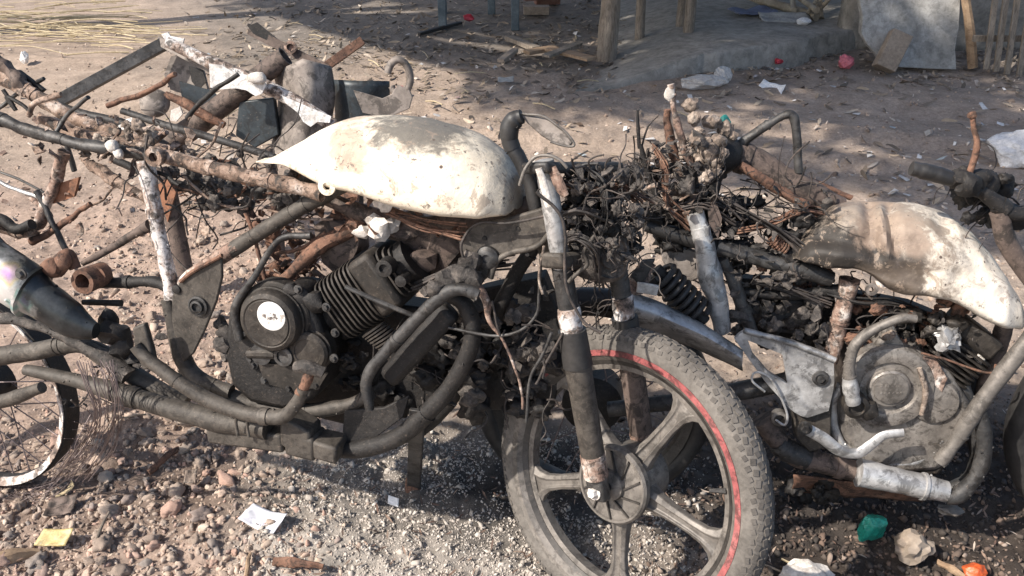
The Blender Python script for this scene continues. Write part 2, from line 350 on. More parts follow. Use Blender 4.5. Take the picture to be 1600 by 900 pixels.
def soil_colour(x, y):
    px, py = proj(x, y, np.zeros_like(x))
    n = fbm(x*2.1, y*2.1, 40); n2 = fbm(x*9, y*9, 44)
    sand = np.array([0.41, 0.318, 0.25]); dust = np.array([0.35, 0.28, 0.227]); ash = np.array([0.50, 0.45, 0.395])
    burnt_shade = np.array([0.080, 0.060, 0.048]); litter = np.array([0.21, 0.185, 0.16]); pink = np.array([0.41, 0.30, 0.24]); soot_shade = np.array([0.055, 0.048, 0.043])
    c = np.ones(x.shape+(3,))*dust
    def lay(c, colr, w): w = np.clip(w, 0, 1)[..., None]; return c*(1-w)+colr*w
    far = sstep(300, 150, py)
    c = lay(c, sand, sstep(360, 240, py)*(0.55+0.6*(n-0.3)))
    c = lay(c, litter, sstep(150, 70, py+ (n-0.5)*90)*sstep(180, 420, px+(n2-0.5)*150)*0.85)
    c = lay(c, pink, sstep(700, 450, px)*sstep(230, 330, py)*0.7)
    c = lay(c, ash, sstep(330, 460, px+(n-0.5)*200)*sstep(1100, 800, px+(n-0.5)*200)*sstep(640, 720, py+(n2-0.5)*60))
    c = lay(c, burnt_shade, sstep(1000, 1200, px+(n-0.5)*260)*sstep(560, 700, py+(n2-0.5)*90)*(0.75+0.5*n2))  # burnt soil, darkened further in place of dappled shade
    c = lay(c, soot_shade, np.exp(-(((x-0.02)/0.42)**2+((y-1.62)/0.26)**2))*1.0)  # dark pools under the motorcycles: sooty ground plus painted shade
    c = lay(c, soot_shade, np.exp(-(((x-0.75)/0.6)**2+((y-1.62)/0.28)**2))*0.9)
    c = lay(c, burnt_shade, np.exp(-(((x+0.75)/0.5)**2+((y-1.62)/0.16)**2))*0.6)  # burnt ground with shade painted in below the left machine's tail
    return c
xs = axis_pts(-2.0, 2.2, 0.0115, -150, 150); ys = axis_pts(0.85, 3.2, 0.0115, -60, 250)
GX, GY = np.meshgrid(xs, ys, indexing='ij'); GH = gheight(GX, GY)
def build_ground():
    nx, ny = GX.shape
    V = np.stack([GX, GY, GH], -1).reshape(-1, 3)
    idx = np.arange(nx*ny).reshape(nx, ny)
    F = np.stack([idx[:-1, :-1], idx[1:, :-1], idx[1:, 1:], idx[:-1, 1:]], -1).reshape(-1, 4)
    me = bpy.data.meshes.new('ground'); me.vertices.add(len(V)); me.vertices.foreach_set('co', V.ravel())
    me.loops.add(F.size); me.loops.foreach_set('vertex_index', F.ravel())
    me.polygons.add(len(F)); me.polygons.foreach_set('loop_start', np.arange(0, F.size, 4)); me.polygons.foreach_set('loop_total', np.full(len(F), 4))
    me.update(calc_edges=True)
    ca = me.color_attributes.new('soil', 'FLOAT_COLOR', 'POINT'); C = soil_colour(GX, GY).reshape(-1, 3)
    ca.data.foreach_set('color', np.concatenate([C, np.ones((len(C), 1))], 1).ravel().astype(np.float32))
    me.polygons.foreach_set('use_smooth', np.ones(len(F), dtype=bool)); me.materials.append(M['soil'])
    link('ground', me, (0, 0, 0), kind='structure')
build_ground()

# many small bodies joined into one mesh: template verts/faces scaled, turned and dropped in place
def scatter(name, templates, pos, scl, tones, mat, quat=None, **props):
    Vs, Fs, Ts = [], [], []; off = 0; n = len(pos); tid = rng.integers(0, len(templates), n)
    q = rng.normal(size=(n, 4)) if quat is None else quat; q /= np.linalg.norm(q, axis=1)[:, None]
    w, a, b, c = q.T
    Rm = np.stack([1-2*(b*b+c*c), 2*(a*b-c*w), 2*(a*c+b*w), 2*(a*b+c*w), 1-2*(a*a+c*c), 2*(b*c-a*w), 2*(a*c-b*w), 2*(b*c+a*w), 1-2*(a*a+b*b)], -1).reshape(-1, 3, 3)
    for t, (tv, tf) in enumerate(templates):
        I = np.where(tid == t)[0]
        if not len(I): continue
        v = tv[None]*scl[I][:, None, :]; v = np.einsum('nij,nkj->nki', Rm[I], v) + pos[I][:, None, :]
        f = tf[None] + (np.arange(len(I))*len(tv))[:, None, None] + off
        Vs.append(v.reshape(-1, 3)); Fs.append(f.reshape(-1, tf.shape[1])); Ts.append(np.repeat(tones[I], len(tv), 0)); off += len(I)*len(tv)
    V = np.concatenate(Vs); F = np.concatenate(Fs); T = np.concatenate(Ts); k = F.shape[1]
    me = bpy.data.meshes.new(name); me.vertices.add(len(V)); me.vertices.foreach_set('co', V.astype(np.float32).ravel())
    me.loops.add(F.size); me.loops.foreach_set('vertex_index', F.ravel().astype(np.int32))
    me.polygons.add(len(F)); me.polygons.foreach_set('loop_start', np.arange(0, F.size, k)); me.polygons.foreach_set('loop_total', np.full(len(F), k))
    me.update(calc_edges=True)
    ca = me.color_attributes.new('tone', 'FLOAT_COLOR', 'POINT'); ca.data.foreach_set('color', np.concatenate([T, np.ones((len(T), 1))], 1).ravel().astype(np.float32))
    me.polygons.foreach_set('use_smooth', np.ones(len(F), dtype=bool)); me.materials.append(M[mat])
    return link(name, me, (0, 0, 0), **props)
def rock_template(sub, amp, seed, sq=1.0):
    mb = MB(); mb.lump(Vector((0, 0, 0)), 1.0, amp, sub, (1, 0.85, 0.68*sq), seed)
    return np.array([tuple(p) for p in mb.v]), np.array(mb.f)
ROCKS = [rock_template(2, 0.45, 3+k) for k in range(8)]; GRIT = [rock_template(1, 0.6, 30+k) for k in range(8)]
def tones_from(stops, n):
    P = [s[0] for s in stops]; C = np.array([s[1] for s in stops]); r = rng.random(n)
    return np.stack([np.interp(r, P, C[:, k]) for k in range(3)], 1)
def pick(n, box, dens):
    """points on the ground inside a picture box, kept with a probability given by dens(px, py)"""
    px = rng.uniform(box[0], box[2], n); py = rng.uniform(box[1], box[3], n)
    b = -(py-450)/FPX; dz = b*CP-SP; t = -CAM_H/dz
    x = (px-800)/FPX*t; y = (b*SP+CP)*t
    nn = fbm(x*5, y*5, 61); keep = rng.random(n) < dens(px, py, nn)
    return x[keep], y[keep], px[keep], py[keep]
def bank(px, py, nn):                                   # where the pebble bank lies
    low = sstep(600, 330, px+(nn-0.5)*260)*sstep(600, 680, py)
    up = sstep(80, 180, px)*sstep(520, 430, px)*sstep(300, 370, py)*sstep(660, 600, py)
    return np.clip(low+up, 0, 1)
SOFT = [(0, (0.38, 0.335, 0.29)), (0.5, (0.48, 0.425, 0.37)), (0.85, (0.55, 0.495, 0.435)), (0.97, (0.62, 0.57, 0.51)), (1, (0.22, 0.185, 0.155))]
DARK = [(0, (0.05, 0.042, 0.036)), (0.55, (0.10, 0.078, 0.064)), (0.88, (0.20, 0.135, 0.10)), (1, (0.36, 0.29, 0.24))]
def build_gravel():
    x, y, px, py = pick(30000, (-320, 285, 620, 1120), lambda a, b, n: bank(a, b, n)*(.25+.75*n))
    n = len(x); s = np.clip(rng.lognormal(math.log(0.0050), 0.45, n), 0.0016, 0.0100)
    scatter('gravel', ROCKS, np.stack([x, y, gheight(x, y)+s*rng.uniform(-.5, .25, n)], 1), np.stack([s*rng.uniform(.8, 1.4, n), s, s*rng.uniform(.6, 1, n)], 1), tones_from(STONE, n), 'gravel',
            kind='stuff', label='small mixed beige and grey gravel between the larger stones', category='gravel')
    x, y, px, py = pick(64000, (330, 640, 1180, 1120), lambda a, b, n: sstep(340, 430, a)*sstep(1150, 900, a)*sstep(650, 720, b)*(0.12+1.5*sstep(.36, .62, n)))
    n = len(x); s = np.clip(rng.lognormal(math.log(0.0015), 0.62, n), 0.0007, 0.010)
    scatter('ash_grit', GRIT, np.stack([x, y, gheight(x, y)+s*0.1], 1), np.stack([s*1.3, s, s*0.8], 1), tones_from(SOFT, n), 'gravel',
            kind='stuff', label='pale crumbly ash and grit in front of the burnt engine', category='ash')
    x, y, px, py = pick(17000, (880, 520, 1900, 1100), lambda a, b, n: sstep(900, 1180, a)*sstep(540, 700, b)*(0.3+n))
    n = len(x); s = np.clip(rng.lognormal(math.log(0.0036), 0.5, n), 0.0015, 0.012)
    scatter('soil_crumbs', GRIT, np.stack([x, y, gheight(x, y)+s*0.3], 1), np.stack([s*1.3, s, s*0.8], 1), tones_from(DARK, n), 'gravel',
            kind='stuff', label='burnt soil crumbs darkened for shade under the right motorcycle', category='soil')
    x, y, px, py = pick(9000, (-80, 40, 1680, 560), lambda a, b, n: 0.35+0.5*n)
    n = len(x); s = np.clip(rng.lognormal(math.log(0.0055), 0.5, n), 0.002, 0.018)
    scatter('yard_crumbs', GRIT, np.stack([x, y, gheight(x, y)+s*0.2], 1), np.stack([s*1.4, s, s*0.6], 1), tones_from([(0, (0.2, 0.15, 0.12)), (0.6, (0.42, 0.32, 0.25)), (1, (0.6, 0.52, 0.45))], n), 'gravel',
            kind='stuff', label='scattered clods and crumbs on the bare yard', category='soil')
    # dead leaves and chips: small curled blades
    bl = []
    for k in range(5):
        v = []
        for i in range(4):
            for j in range(2):
                a = i/3; wd = (0.12, 0.42, 0.36, 0.05)[i]; v.append((a*2-1, (j*2-1)*wd, 0.35*math.sin(a*3+k)+0.15*(j*2-1)*math.sin(k*1.7)))
        v = np.array(v); f = np.array([[0, 2, 3, 1], [2, 4, 5, 3], [4, 6, 7, 5]]); bl.append((v, f))
    x, y, px, py = pick(15000, (200, -40, 1680, 330), lambda a, b, n: (sstep(190, 60, b)*sstep(250, 480, a)*0.9 + 0.06)*(0.2+n*1.2))
    n = len(x); s = rng.uniform(0.010, 0.038, n); q = np.stack([np.ones(n), rng.normal(0, 0.15, n), rng.normal(0, 0.15, n), rng.normal(0, 2.5, n)], 1)
    LT = [(0, (0.10, 0.08, 0.062)), (0.45, (0.22, 0.17, 0.125)), (0.8, (0.36, 0.28, 0.20)), (1, (0.52, 0.44, 0.36))]
    scatter('leaf_litter', bl, np.stack([x, y, gheight(x, y)+0.012], 1), np.stack([s*1.2, s*0.8, s*0.8], 1), tones_from(LT, n), 'litter', q,
            kind='stuff', label='dead leaves and chips littering the shaded yard', category='leaves')
    x, y, px, py = pick(5200, (-250, 560, 1850, 1100), lambda a, b, n: 0.15+0.6*n)
    n = len(x); s = rng.uniform(0.003, 0.011, n); q = np.stack([np.ones(n), rng.normal(0, 0.25, n), rng.normal(0, 0.25, n), rng.normal(0, 2.5, n)], 1)
    scatter('burnt_scraps', bl, np.stack([x, y, gheight(x, y)+0.010], 1), np.stack([s*1.3, s*0.6, s*0.6], 1), tones_from([(0, (0.04, 0.033, 0.03)), (0.5, (0.15, 0.09, 0.065)), (0.85, (0.28, 0.20, 0.15)), (1, (0.5, 0.42, 0.35))], n), 'litter', q,
            kind='stuff', label='burnt scraps and flakes scattered on the foreground', category='scraps')
def build_trash():
    v = np.array([(-1, -.7, .1), (1, -.8, -.1), (.9, .7, .25), (-.8, .8, -.05), (0, 0, .35)]); f = np.array([[0, 1, 4], [1, 2, 4], [2, 3, 4], [3, 0, 4]])
    x, y, px, py = pick(700, (300, 20, 1650, 320), lambda a, b, n: 0.15+.35*n)
    n = len(x); s = rng.uniform(.008, .030, n); q = np.stack([np.ones(n), rng.normal(0, .25, n), rng.normal(0, .25, n), rng.normal(0, 2.5, n)], 1)
    scatter('trash_bits', [(v, f)], np.stack([x, y, gheight(x, y)+.012], 1), np.stack([s, s*.7, s*.6], 1), tones_from([(0, (.5, .47, .44)), (.5, (.66, .64, .62)), (.7, (.40, .32, .26)), (.85, (.35, .40, .42)), (1, (.45, .24, .20))], n), 'litter', q,
            kind='stuff', label='tiny pale paper and plastic bits scattered over the yard', category='litter')
build_gravel()
build_trash()

def build_stones():
    meshes = []
    for k in range(10):
        mb = MB(); mb.lump(Vector((0, 0, 0)), 1.0, 0.30+.05*k, 3, (1, 0.86-.03*(k % 4), 0.72-.05*(k % 3)), 50+k)
        if k % 2:
            rr = random.Random(k)
            for _ in range(5):
                n_ = Vector((rr.gauss(0, 1), rr.gauss(0, 1), rr.gauss(0, 1))).normalized(); h_ = rr.uniform(.42, .62)
                mb.v = [p-n_*max(0, p.dot(n_)-h_) for p in mb.v]
        me = bpy.data.meshes.new('stone'); me.from_pydata([tuple(p) for p in mb.v], [], mb.f); me.polygons.foreach_set('use_smooth', [True]*len(me.polygons)); me.materials.append(M['stone']); meshes.append(me)
    placed = []; tries = 0
    while len(placed) < 280 and tries < 60000:
        tries += 1
        if random.random() < 0.72: px, py = random.uniform(-20, 480), random.uniform(650, 905)
        else: px, py = random.uniform(110, 480), random.uniform(320, 620)
        p = G(px, py); nn = float(fbm(np.array([p.x*5]), np.array([p.y*5]), 61)[0])
        if random.random() > float(bank(np.array([px]), np.array([py]), np.array([nn]))[0]): continue
        s = min(0.029, max(0.0098, random.lognormvariate(math.log(0.0155), 0.36)))
        if any(abs(px-a) < 52 and abs(py-b) < 34 for a, b in ((412, 812), (86, 840), (100, 775))): continue
        if any((p.x-a)**2+(p.y-b)**2 < ((s+c)*0.78)**2 for a, b, c in placed): continue
        placed.append((p.x, p.y, s))
        tone = random.random()
        o = link('stone', meshes[len(placed) % 10], (p.x, p.y, gz(p.x, p.y)+s*random.uniform(.05, .4))); o.color = (1, 1, 1, tone)
        o.scale = (s*random.uniform(0.9, 1.2), s*random.uniform(0.85, 1.1), s*random.uniform(0.8, 1.1)); o.rotation_euler = (random.uniform(-.5, .5), random.uniform(-.5, .5), random.uniform(0, 6.3))
        hue = ('dull brown', 'tan', 'grey brown', 'sandy', 'dark grey', 'reddish', 'pale cream')[int(round(tone*6))]
        size = 'large' if s > .020 else ('small' if s < .0145 else 'middling')
        spots = [((85, 840), 'near the yellow wrapper'), ((100, 780), 'near the brown leaf'), ((412, 812), 'near the printed paper slip'), ((20, 880), 'near the split stick in the lower left corner'), ((270, 720), 'near the rusty bark strip'),
                 ((340, 690), 'just below the silencer box'), ((60, 730), 'beside the bare rear rim'), ((170, 720), 'beside the hanging bead wires'), ((250, 870), 'at the bottom edge left of the paper slip'), ((390, 890), 'beside the upright tan splinter'),
                 ((200, 390), 'behind the slanting brace tube'), ((330, 370), 'behind the main frame tube'), ((420, 420), 'behind the gear lever'), ((180, 500), 'below the black cross tube'), ((300, 600), 'under the engine'), ((160, 340), 'behind the tail of the left motorcycle')]
        si = min(range(len(spots)), key=lambda i: (spots[i][0][0]-px)**2+(spots[i][0][1]-py)**2); where = spots[si][1]; lower = si < 10
        o['label'] = size+' '+hue+' rounded stone '+where; o['category'] = 'stone'; o['group'] = 'stones of the near pebble bank' if lower else 'stones behind the left motorcycle'
build_stones()

# ------------------------------------------------------------ the yard behind
def upright_post(name, base, top, r0, r1, mat, parent, square=False, seed=0):
    mb = MB(); d = (top-base)
    if square:
        X, Y = perp(d.normalized()); mb.bar(base, top, X*r0, Y*r0)
        return mb.build(name, mat, parent, bevel=0.006)
    mb.tube([base, base+d*0.3, base+d*0.7, top], [r0*1.05, r0, r0*0.95, r1], 12, smooth=3); mb.jitter(0.006, 6, seed)
    return mb.build(name, mat, parent)
def build_yard():
    # mud platform with its broken front edge
    a = G(888, 140); b = G(1050, 128); c = G(1205, 101); d = G(1352, 71); e = Vector((d.x+1.4, d.y+0.5, 0)); f = Vector((e.x, 13, 0)); g = Vector((a.x+0.2, 13, 0)); h = G(893, 60)
    mb = MB(); top = []
    rim = spline([a, c, d, e], 18)
    for p in rim: p.x += random.uniform(-.012, .012); p.y += random.uniform(-.02, .02)
    H = lambda p: -0.03+0.165*float(sstep(0, 1, np.array([(p.x-a.x)/1.0]))[0])
    poly = rim+[f, g, h]
    # top as strips reaching back, front face rounded over
    rows = []
    for p in rim:
        hh = H(p); back = Vector((0.12, 1, 0)).normalized()
        rows.append([Vector((p.x, p.y-0.02, -0.06)), Vector((p.x, p.y-0.012, hh*0.3)), Vector((p.x, p.y-.004, hh*0.7)), Vector((p.x, p.y+.002, hh*0.93)), Vector((p.x, p.y+0.016, hh))]
                    + [Vector((p.x+back.x*t, p.y+t, hh+0.012*noise.noise(Vector((p.x*3, p.y+t, 1))))) for t in (0.2, 0.5, 1.0, 1.8, 3, 6)])
    nv = len(rows[0]); vs = [q for r_ in rows for q in r_]
    mb.add(vs, [[i*nv+j, (i+1)*nv+j, (i+1)*nv+j+1, i*nv+j+1] for i in range(len(rows)-1) for j in range(nv-1)])
    mb.jitter(0.008, 9).build('mud_platform', 'mud', kind='structure')

    # wooden bench or table on three visible legs
    L = [(G(947, 92), 0.068, 0), (G(999, 60, .05), 0.036, 1), (G(1063, 47, .09), 0.036, 2)]
    root = thing('rough_table', (L[0][0].x, L[0][0].y, 0), 'rough grey wooden table whose thick legs stand on the mud platform', 'table')
    for p, r_, k in L: upright_post('leg', Vector((p.x, p.y, -0.02)), Vector((p.x+(0.03, 0.0, 0.01)[k], p.y+.05, 0.76)), r_, r_, 'wood', root, seed=k)
    p4 = L[0][0]+L[2][0]-L[1][0]; upright_post('leg', Vector((p4.x+.3, p4.y+.2, 0)), Vector((p4.x+.3, p4.y+.2, 0.76)), 0.04, 0.04, 'wood', root, seed=9)
    cx = sum(l[0].x for l in L)/3; cy = sum(l[0].y for l in L)/3
    for k in range(6):
        mb = MB(); mb.box(Vector((cx+0.1, cy-0.55+k*0.26, 0.785)), Vector((0.75, 0, 0)), Vector((0, 0.122, 0)), Vector((0, 0, 0.018))); mb.build('plank', 'wood', root, bevel=0.004)
    # blue painted table legs
    B = [G(692, 45), G(805, 43)]; fwd = G(768, 20)
    root = thing('blue_table', (B[0].x, B[0].y, 0), 'blue grey painted table with square legs at the back of the yard', 'table')
    dv = fwd-B[1]; bl = Vector((B[0].x*1.08, fwd.y, 0))
    for p in (B[0], B[1], fwd, bl): upright_post('leg', Vector((p.x, p.y, -0.02)), Vector((p.x, p.y, 0.72)), 0.032, 0.032, 'bluewood', root, True)
    mb = MB(); mb.box(Vector(((B[0].x+B[1].x)/2, (B[0].y+fwd.y)/2, 0.74)), Vector((0.38, 0, 0)), Vector((0, 0.48, 0)), Vector((0, 0, 0.015))); mb.build('tabletop', 'bluewood', root, bevel=0.004)

    # broken bamboo cot leaning on the platform
    root = thing('bamboo_cot', tuple(G(1280, 30, .12)), 'broken bamboo cot frame lying on the platform beside the mud pillar', 'cot')
    z0 = 0.13
    def bp(px, py, z): return G(px, py, z)
    for k, (p, q, r_) in enumerate([((1150, -12, .22), (1276, 26, .17), .033), ((1200, -40, .30), (1276, 16, .24), .022), ((1275, -60, .5), (1281, 30, z0), .03), ((1268, 28, z0), (1322, -30, .4), .016), ((1262, 20, .2), (1310, -50, .5), .014), ((1235, -40, .35), (1240, 16, .2), .02)]):
        mb = MB(); a_, b_ = bp(*p), bp(*q); pts = [a_.lerp(b_, t) for t in np.linspace(0, 1, 13)]
        mb.tube(pts, [r_*(1.12 if i % 4 == 0 else 1) for i in range(13)], 10, smooth=0); mb.build('pole', 'bamboo', root)
    # mud pillar
    p = G(1333, 62); mb = MB(); mb.lathe(Vector((p.x+.02, p.y+.1, 0)), Vector((0, 0, 1)), [(0.10, -.05), (0.105, .2), (0.09, .7), (0.095, 1.6), (0.09, 2.2)], 14); mb.jitter(0.02, 5)
    mb.build('mud_pillar', 'mud', label='brown mud pillar at the corner of the platform', category='pillar')
    # mud wall behind the slab
    p = G(1500, 88); mb = MB(); mb.grid(lambda u, v: Vector((p.x-0.75+u*2.6, p.y+0.32+0.03*noise.noise(Vector((u*7, v*5, 0))), -0.05+v*2.0)), 40, 24)
    mb.build('mud_wall', 'mud', solid=0.14, label='brown mud wall behind the leaning concrete slab', category='wall')
    # leaning concrete slab
    yb = G(1430, 108).y
    def sl(px, py, k=0.0): return at_y(px, py, yb+0.004*(108-py)*0.35)
    poly = [sl(*q) for q in [(1492, 108), (1450, 107), (1405, 104), (1378, 100), (1366, 84), (1352, 68), (1343, 50), (1345, 25), (1340, 0), (1338, -60), (1420, -75), (1502, -60), (1498, 0), (1496, 40), (1490, 75)]]
    mb = MB(); mb.plate(poly, 0.028, Vector((0, -1, 0.1)).normalized()); mb.jitter(0.006, 11)
    mb.build('concrete_slab', 'concrete', bevel=0.006, label='broken pale concrete slab propped against the mud wall', category='slab')
    # brick leaning on it
    p0 = at_y(1380, 108, yb-0.12); p1 = at_y(1408, 52, yb-0.04)
    d = (p1-p0); X = Vector((1, -0.25, -0.45)); X = (X-d*X.dot(d)/d.length_squared).normalized(); Y = d.normalized().cross(X)
    mb = MB(); mb.bar(p0, p1, X*0.068, Y*0.05); mb.jitter(0.004, 20); mb.build('brick', 'brick', bevel=0.006, label='dusty brown brick tilted against the pale concrete slab', category='brick')
    # wooden stick
    a_ = at_y(1520, 106, yb+.05); b_ = at_y(1503, -40, yb+.12)
    mb = MB(); mb.tube([a_, a_.lerp(b_, .5)+Vector((.01, 0, 0)), b_], [.034, .03, .027], 8, smooth=5); mb.jitter(.005, 12); mb.build('wooden_stake', 'woodwarm', label='brown wooden stake standing between the slab and the slat fence', category='stake')
    # slat fence
    ft = at_y(1565, 112, yb-.1); root = thing('slat_fence', (ft.x, ft.y, 0), 'pale grey slatted wooden fence panel at the upper right edge', 'fence')
    for k, (xb, xt, yb_) in enumerate([(1541, 1563, 108), (1556, 1580, 112), (1573, 1598, 116), (1592, 1620, 122), (1612, 1642, 128), (1633, 1664, 132)]):
        a_ = at_y(xb, yb_, yb-.1-.012*k); b_ = at_y(xt, -60, yb-.04-.012*k)
        mb = MB(); mb.bar(a_, b_, Vector((.019, 0, 0)), Vector((0, .008, 0))); mb.jitter(.003, 9, k); mb.build('slat', 'wood', root, bevel=.002)
    for pyy in (-30, 60):
        a_ = at_y(1520, pyy, yb-.02); b_ = at_y(1690, pyy, yb-.10); mb = MB(); mb.bar(a_, b_, Vector((0, 0, .02)), Vector((0, .012, 0))); mb.build('rail', 'wood', root, bevel=.002)

    # planks and chips heaped left of the table
    boards = [((795, 58), (838, 76), .035, .016, 'wood', 'short grey timber offcut lying left of the thick table leg'),
              ((822, 82), (868, 74), .035, .014, 'woodwarm', 'warm orange splinter board lying in the timber heap'),
              ((858, 76), (925, 92), .045, .010, 'woodwarm', 'broken tan board ending at the thick table leg'),
              ((852, 88), (905, 68), .03, .010, 'wood', 'thin pale board crossing the tan board'),
              ((782, 95), (806, 78), .022, .012, 'brick', 'dark short wood stub in front of the timber heap'),
              ((655, 54), (720, 36), .015, .012, 'char', 'charred stick lying beside the blue table leg')]
    for k, (a_, b_, wd, th, mt, lab) in enumerate(boards):
        A_, B_ = G(*a_, .03+.012*k if k < 5 else .015), G(*b_, .03+.012*k if k < 5 else .02); d = (B_-A_).normalized(); s = d.cross(Vector((0, 0, 1))).normalized()
        mb = MB(); mb.bar(A_, B_, s*wd, s.cross(d)*th); mb.jitter(.008, 9, k); mb.build('board' if k < 5 else 'burnt_stick', mt, bevel=.003, label=lab, category='board' if k < 5 else 'stick')
    for k, (px, py) in enumerate([(838, 22), (855, 6), (836, 12)]):
        p = G(px, py); mb = MB(); mb.box(Vector((p.x, p.y, .035+(.07 if k == 2 else 0))), Vector((.11, .02*k, 0)), Vector((-.01*k, .055, 0)), Vector((0, 0, .035))); mb.jitter(.004, 15, k)
        mb.build('brick', 'redbrick' if k else 'brick', bevel=.005, label=['tan brick at the front of the small brick pile', 'red brick at the back of the small brick pile', 'red brick lying on top of the small brick pile'][k], category='brick')
    # a low thatched shelter added over the platform, and trees: both above the picture, they only shade the yard
    root = thing('shade_shelter', (1.9, 8.9, 0), 'unseen thatched shelter added to shade the mud platform', 'shelter')
    for (x, y) in ((0.0, 9.6), (4.4, 9.6), (4.4, 8.9), (0.0, 8.9)): upright_post('post', Vector((x, y, 0)), Vector((x, y, 2.0)), .05, .045, 'bamboo', root, seed=int(x+y))
    mb = MB(); mb.grid(lambda u, v: Vector((-1.4+u*6.4, 6.6+v*3.6, 1.75+v*.9+.03*noise.noise(Vector((u*20, v*9, 0))))), 50, 20); mb.build('roof', 'thatch', root, solid=.12)
build_yard()

def build_tree(base, blobs, n_leaf, label, seed):
    rr = random.Random(seed); root = thing('shade_tree', tuple(base), label, 'tree', 'trees shading the yard')
    mb = MB(); top = Vector(blobs[0][0])
    mb.tube([base, base.lerp(top, .35)+Vector((.1, .1, .3)), base.lerp(top, .7)+Vector((0, 0, .5)), top], [.17, .14, .10, .05], 12, smooth=5)
    for c, r_ in blobs[1:]: mb.tube([base.lerp(top, .55)+Vector((0, 0, .4)), base.lerp(Vector(c), .75)+Vector((0, 0, .6)), Vector(c)], [.07, .05, .02], 8, smooth=5)
    mb.jitter(.02, 4).build('trunk', 'bark', root)
    vs, fs = [], []
    wt = [r_[0]*r_[1] for _, r_ in blobs]
    for k in range(n_leaf):
        c, r_ = rr.choices(blobs, wt)[0]
        d = Vector((rr.gauss(0, 1), rr.gauss(0, 1), rr.gauss(0, 1))).normalized()*(rr.random()**0.45)
        p = Vector(c)+Vector((d.x*r_[0], d.y*r_[1], d.z*r_[2]))
        if noise.noise(p*1.15+Vector((seed, 0, 0))) < -0.11: continue
        X = Vector((rr.gauss(0, 1), rr.gauss(0, 1), rr.gauss(0, .5))).normalized(); Y = X.cross(Vector((rr.gauss(0, .4), rr.gauss(0, .4), 1))).normalized()
        s = rr.uniform(.05, .10); o = len(vs); dr = Vector((0, 0, -s*.35))
        vs += [p-X*s+dr, p-Y*s*.42, p+X*s+dr, p+Y*s*.42]; fs.append([o, o+1, o+2, o+3])
    MB().add(vs, fs).build('crown', 'leaf', root)
build_tree(Vector((-5.4, 6.6, 0)), [((-4.4, 5.9, 4.6), (1.5, 1.2, .8)), ((-5.9, 5.9, 4.6), (1.2, .9, .6)), ((-3.2, 4.9, 4.7), (1.5, 1.2, .8)), ((-1.7, 4.3, 4.6), (1.5, 1.2, .8)), ((-2.1, 2.9, 4.6), (1.4, 1.0, .6)), ((-0.6, 3.2, 4.6), (1.4, 1.3, .7)), ((-0.3, 5.0, 4.6), (1.5, 1.2, .7)), ((-2.4, 6.4, 4.9), (1.6, 1.2, .8)), ((-1.6, 1.75, 4.6), (1.2, .7, .4)), ((.4, 1.9, 4.6), (1.1, .9, .5)), ((-3.7, 3.1, 4.6), (1.1, .9, .5)), ((-3.1, 1.75, 4.6), (1.0, .5, .35)), ((-2.0, 1.0, 4.6), (1.1, .45, .3)), ((-.7, 1.0, 4.6), (1.1, .5, .35)), ((.8, 3.4, 4.6), (1.2, 1.2, .6))], 62000, 'leafy tree left of the yard whose crown shades the back of it', 3)

# ------------------------------------------------------------ wreck tools
def smooth_curve(pts, x): return float(np.interp(x, [p[0] for p in pts], [p[1] for p in pts]))
def tank_mesh(F, up, lo, hw, nU=46, nA=40, dent=0.0, seed=0, wtop=-0.01, mid=0.28, ntop=2.3, nbot=4.5, creases=()):
    """a pressed-steel tank: stations along the machine, rounded crown, flat-bottomed skirt. up/lo are outlines, hw half widths along it"""
    x0, x1 = min(p[0] for p in up), max(p[0] for p in up)
    mb = MB(); vs = []
    for i in range(nU+1):
        t = i/nU; t = 0.5-0.5*math.cos(math.pi*t)
        px = x0+(x1-x0)*t; h = smooth_curve(hw, t)
        T = F.uvw(F.at(px, smooth_curve(up, px), wtop)); B = F.uvw(F.at(px, smooth_curve(lo, px), h*0.9))
        u = (T[0]+B[0])/2; vt, vb = T[1], B[1]; vm = vb+(vt-vb)*mid
        for k in range(nA):
            a = 2*math.pi*k/nA; c, s = math.cos(a), math.sin(a)
            n = ntop if s > 0 else nbot
            w = h*math.copysign(abs(c)**(2/n), c); v = vm+((vt-vm) if s > 0 else (vm-vb))*math.copysign(abs(s)**(2/n), s)
            p = F.P(u, v, w)
            if dent:
                q = p*9+Vector((seed, seed*2, 0)); d = noise.noise(q)*dent+abs(noise.noise(q*2.3))*dent*0.55
                nn = (F.V*s+F.N*c).normalized(); p = p-nn*max(-0.004, d)
            if creases and c > -.3:
                qx, qy = proj(np.array(p.x), np.array(p.y), np.array(p.z)); nn = (F.V*s+F.N*c).normalized(); push = 0.0
                for (ax_, ay_, bx_, by_, wd, dp) in creases:
                    L2 = (bx_-ax_)**2+(by_-ay_)**2; t = min(1, max(0, ((qx-ax_)*(bx_-ax_)+(qy-ay_)*(by_-ay_))/L2)); dd = math.hypot(qx-ax_-t*(bx_-ax_), qy-ay_-t*(by_-ay_))
                    push += dp*math.exp(-(dd/wd)**2)
                p = p-nn*push
            vs.append(p)
    fs = [[i*nA+k, i*nA+(k+1) % nA, (i+1)*nA+(k+1) % nA, (i+1)*nA+k] for i in range(nU) for k in range(nA)]
    fs += [list(range(nA))[::-1], [nU*nA+k for k in range(nA)]]
    return mb.add(vs, fs)
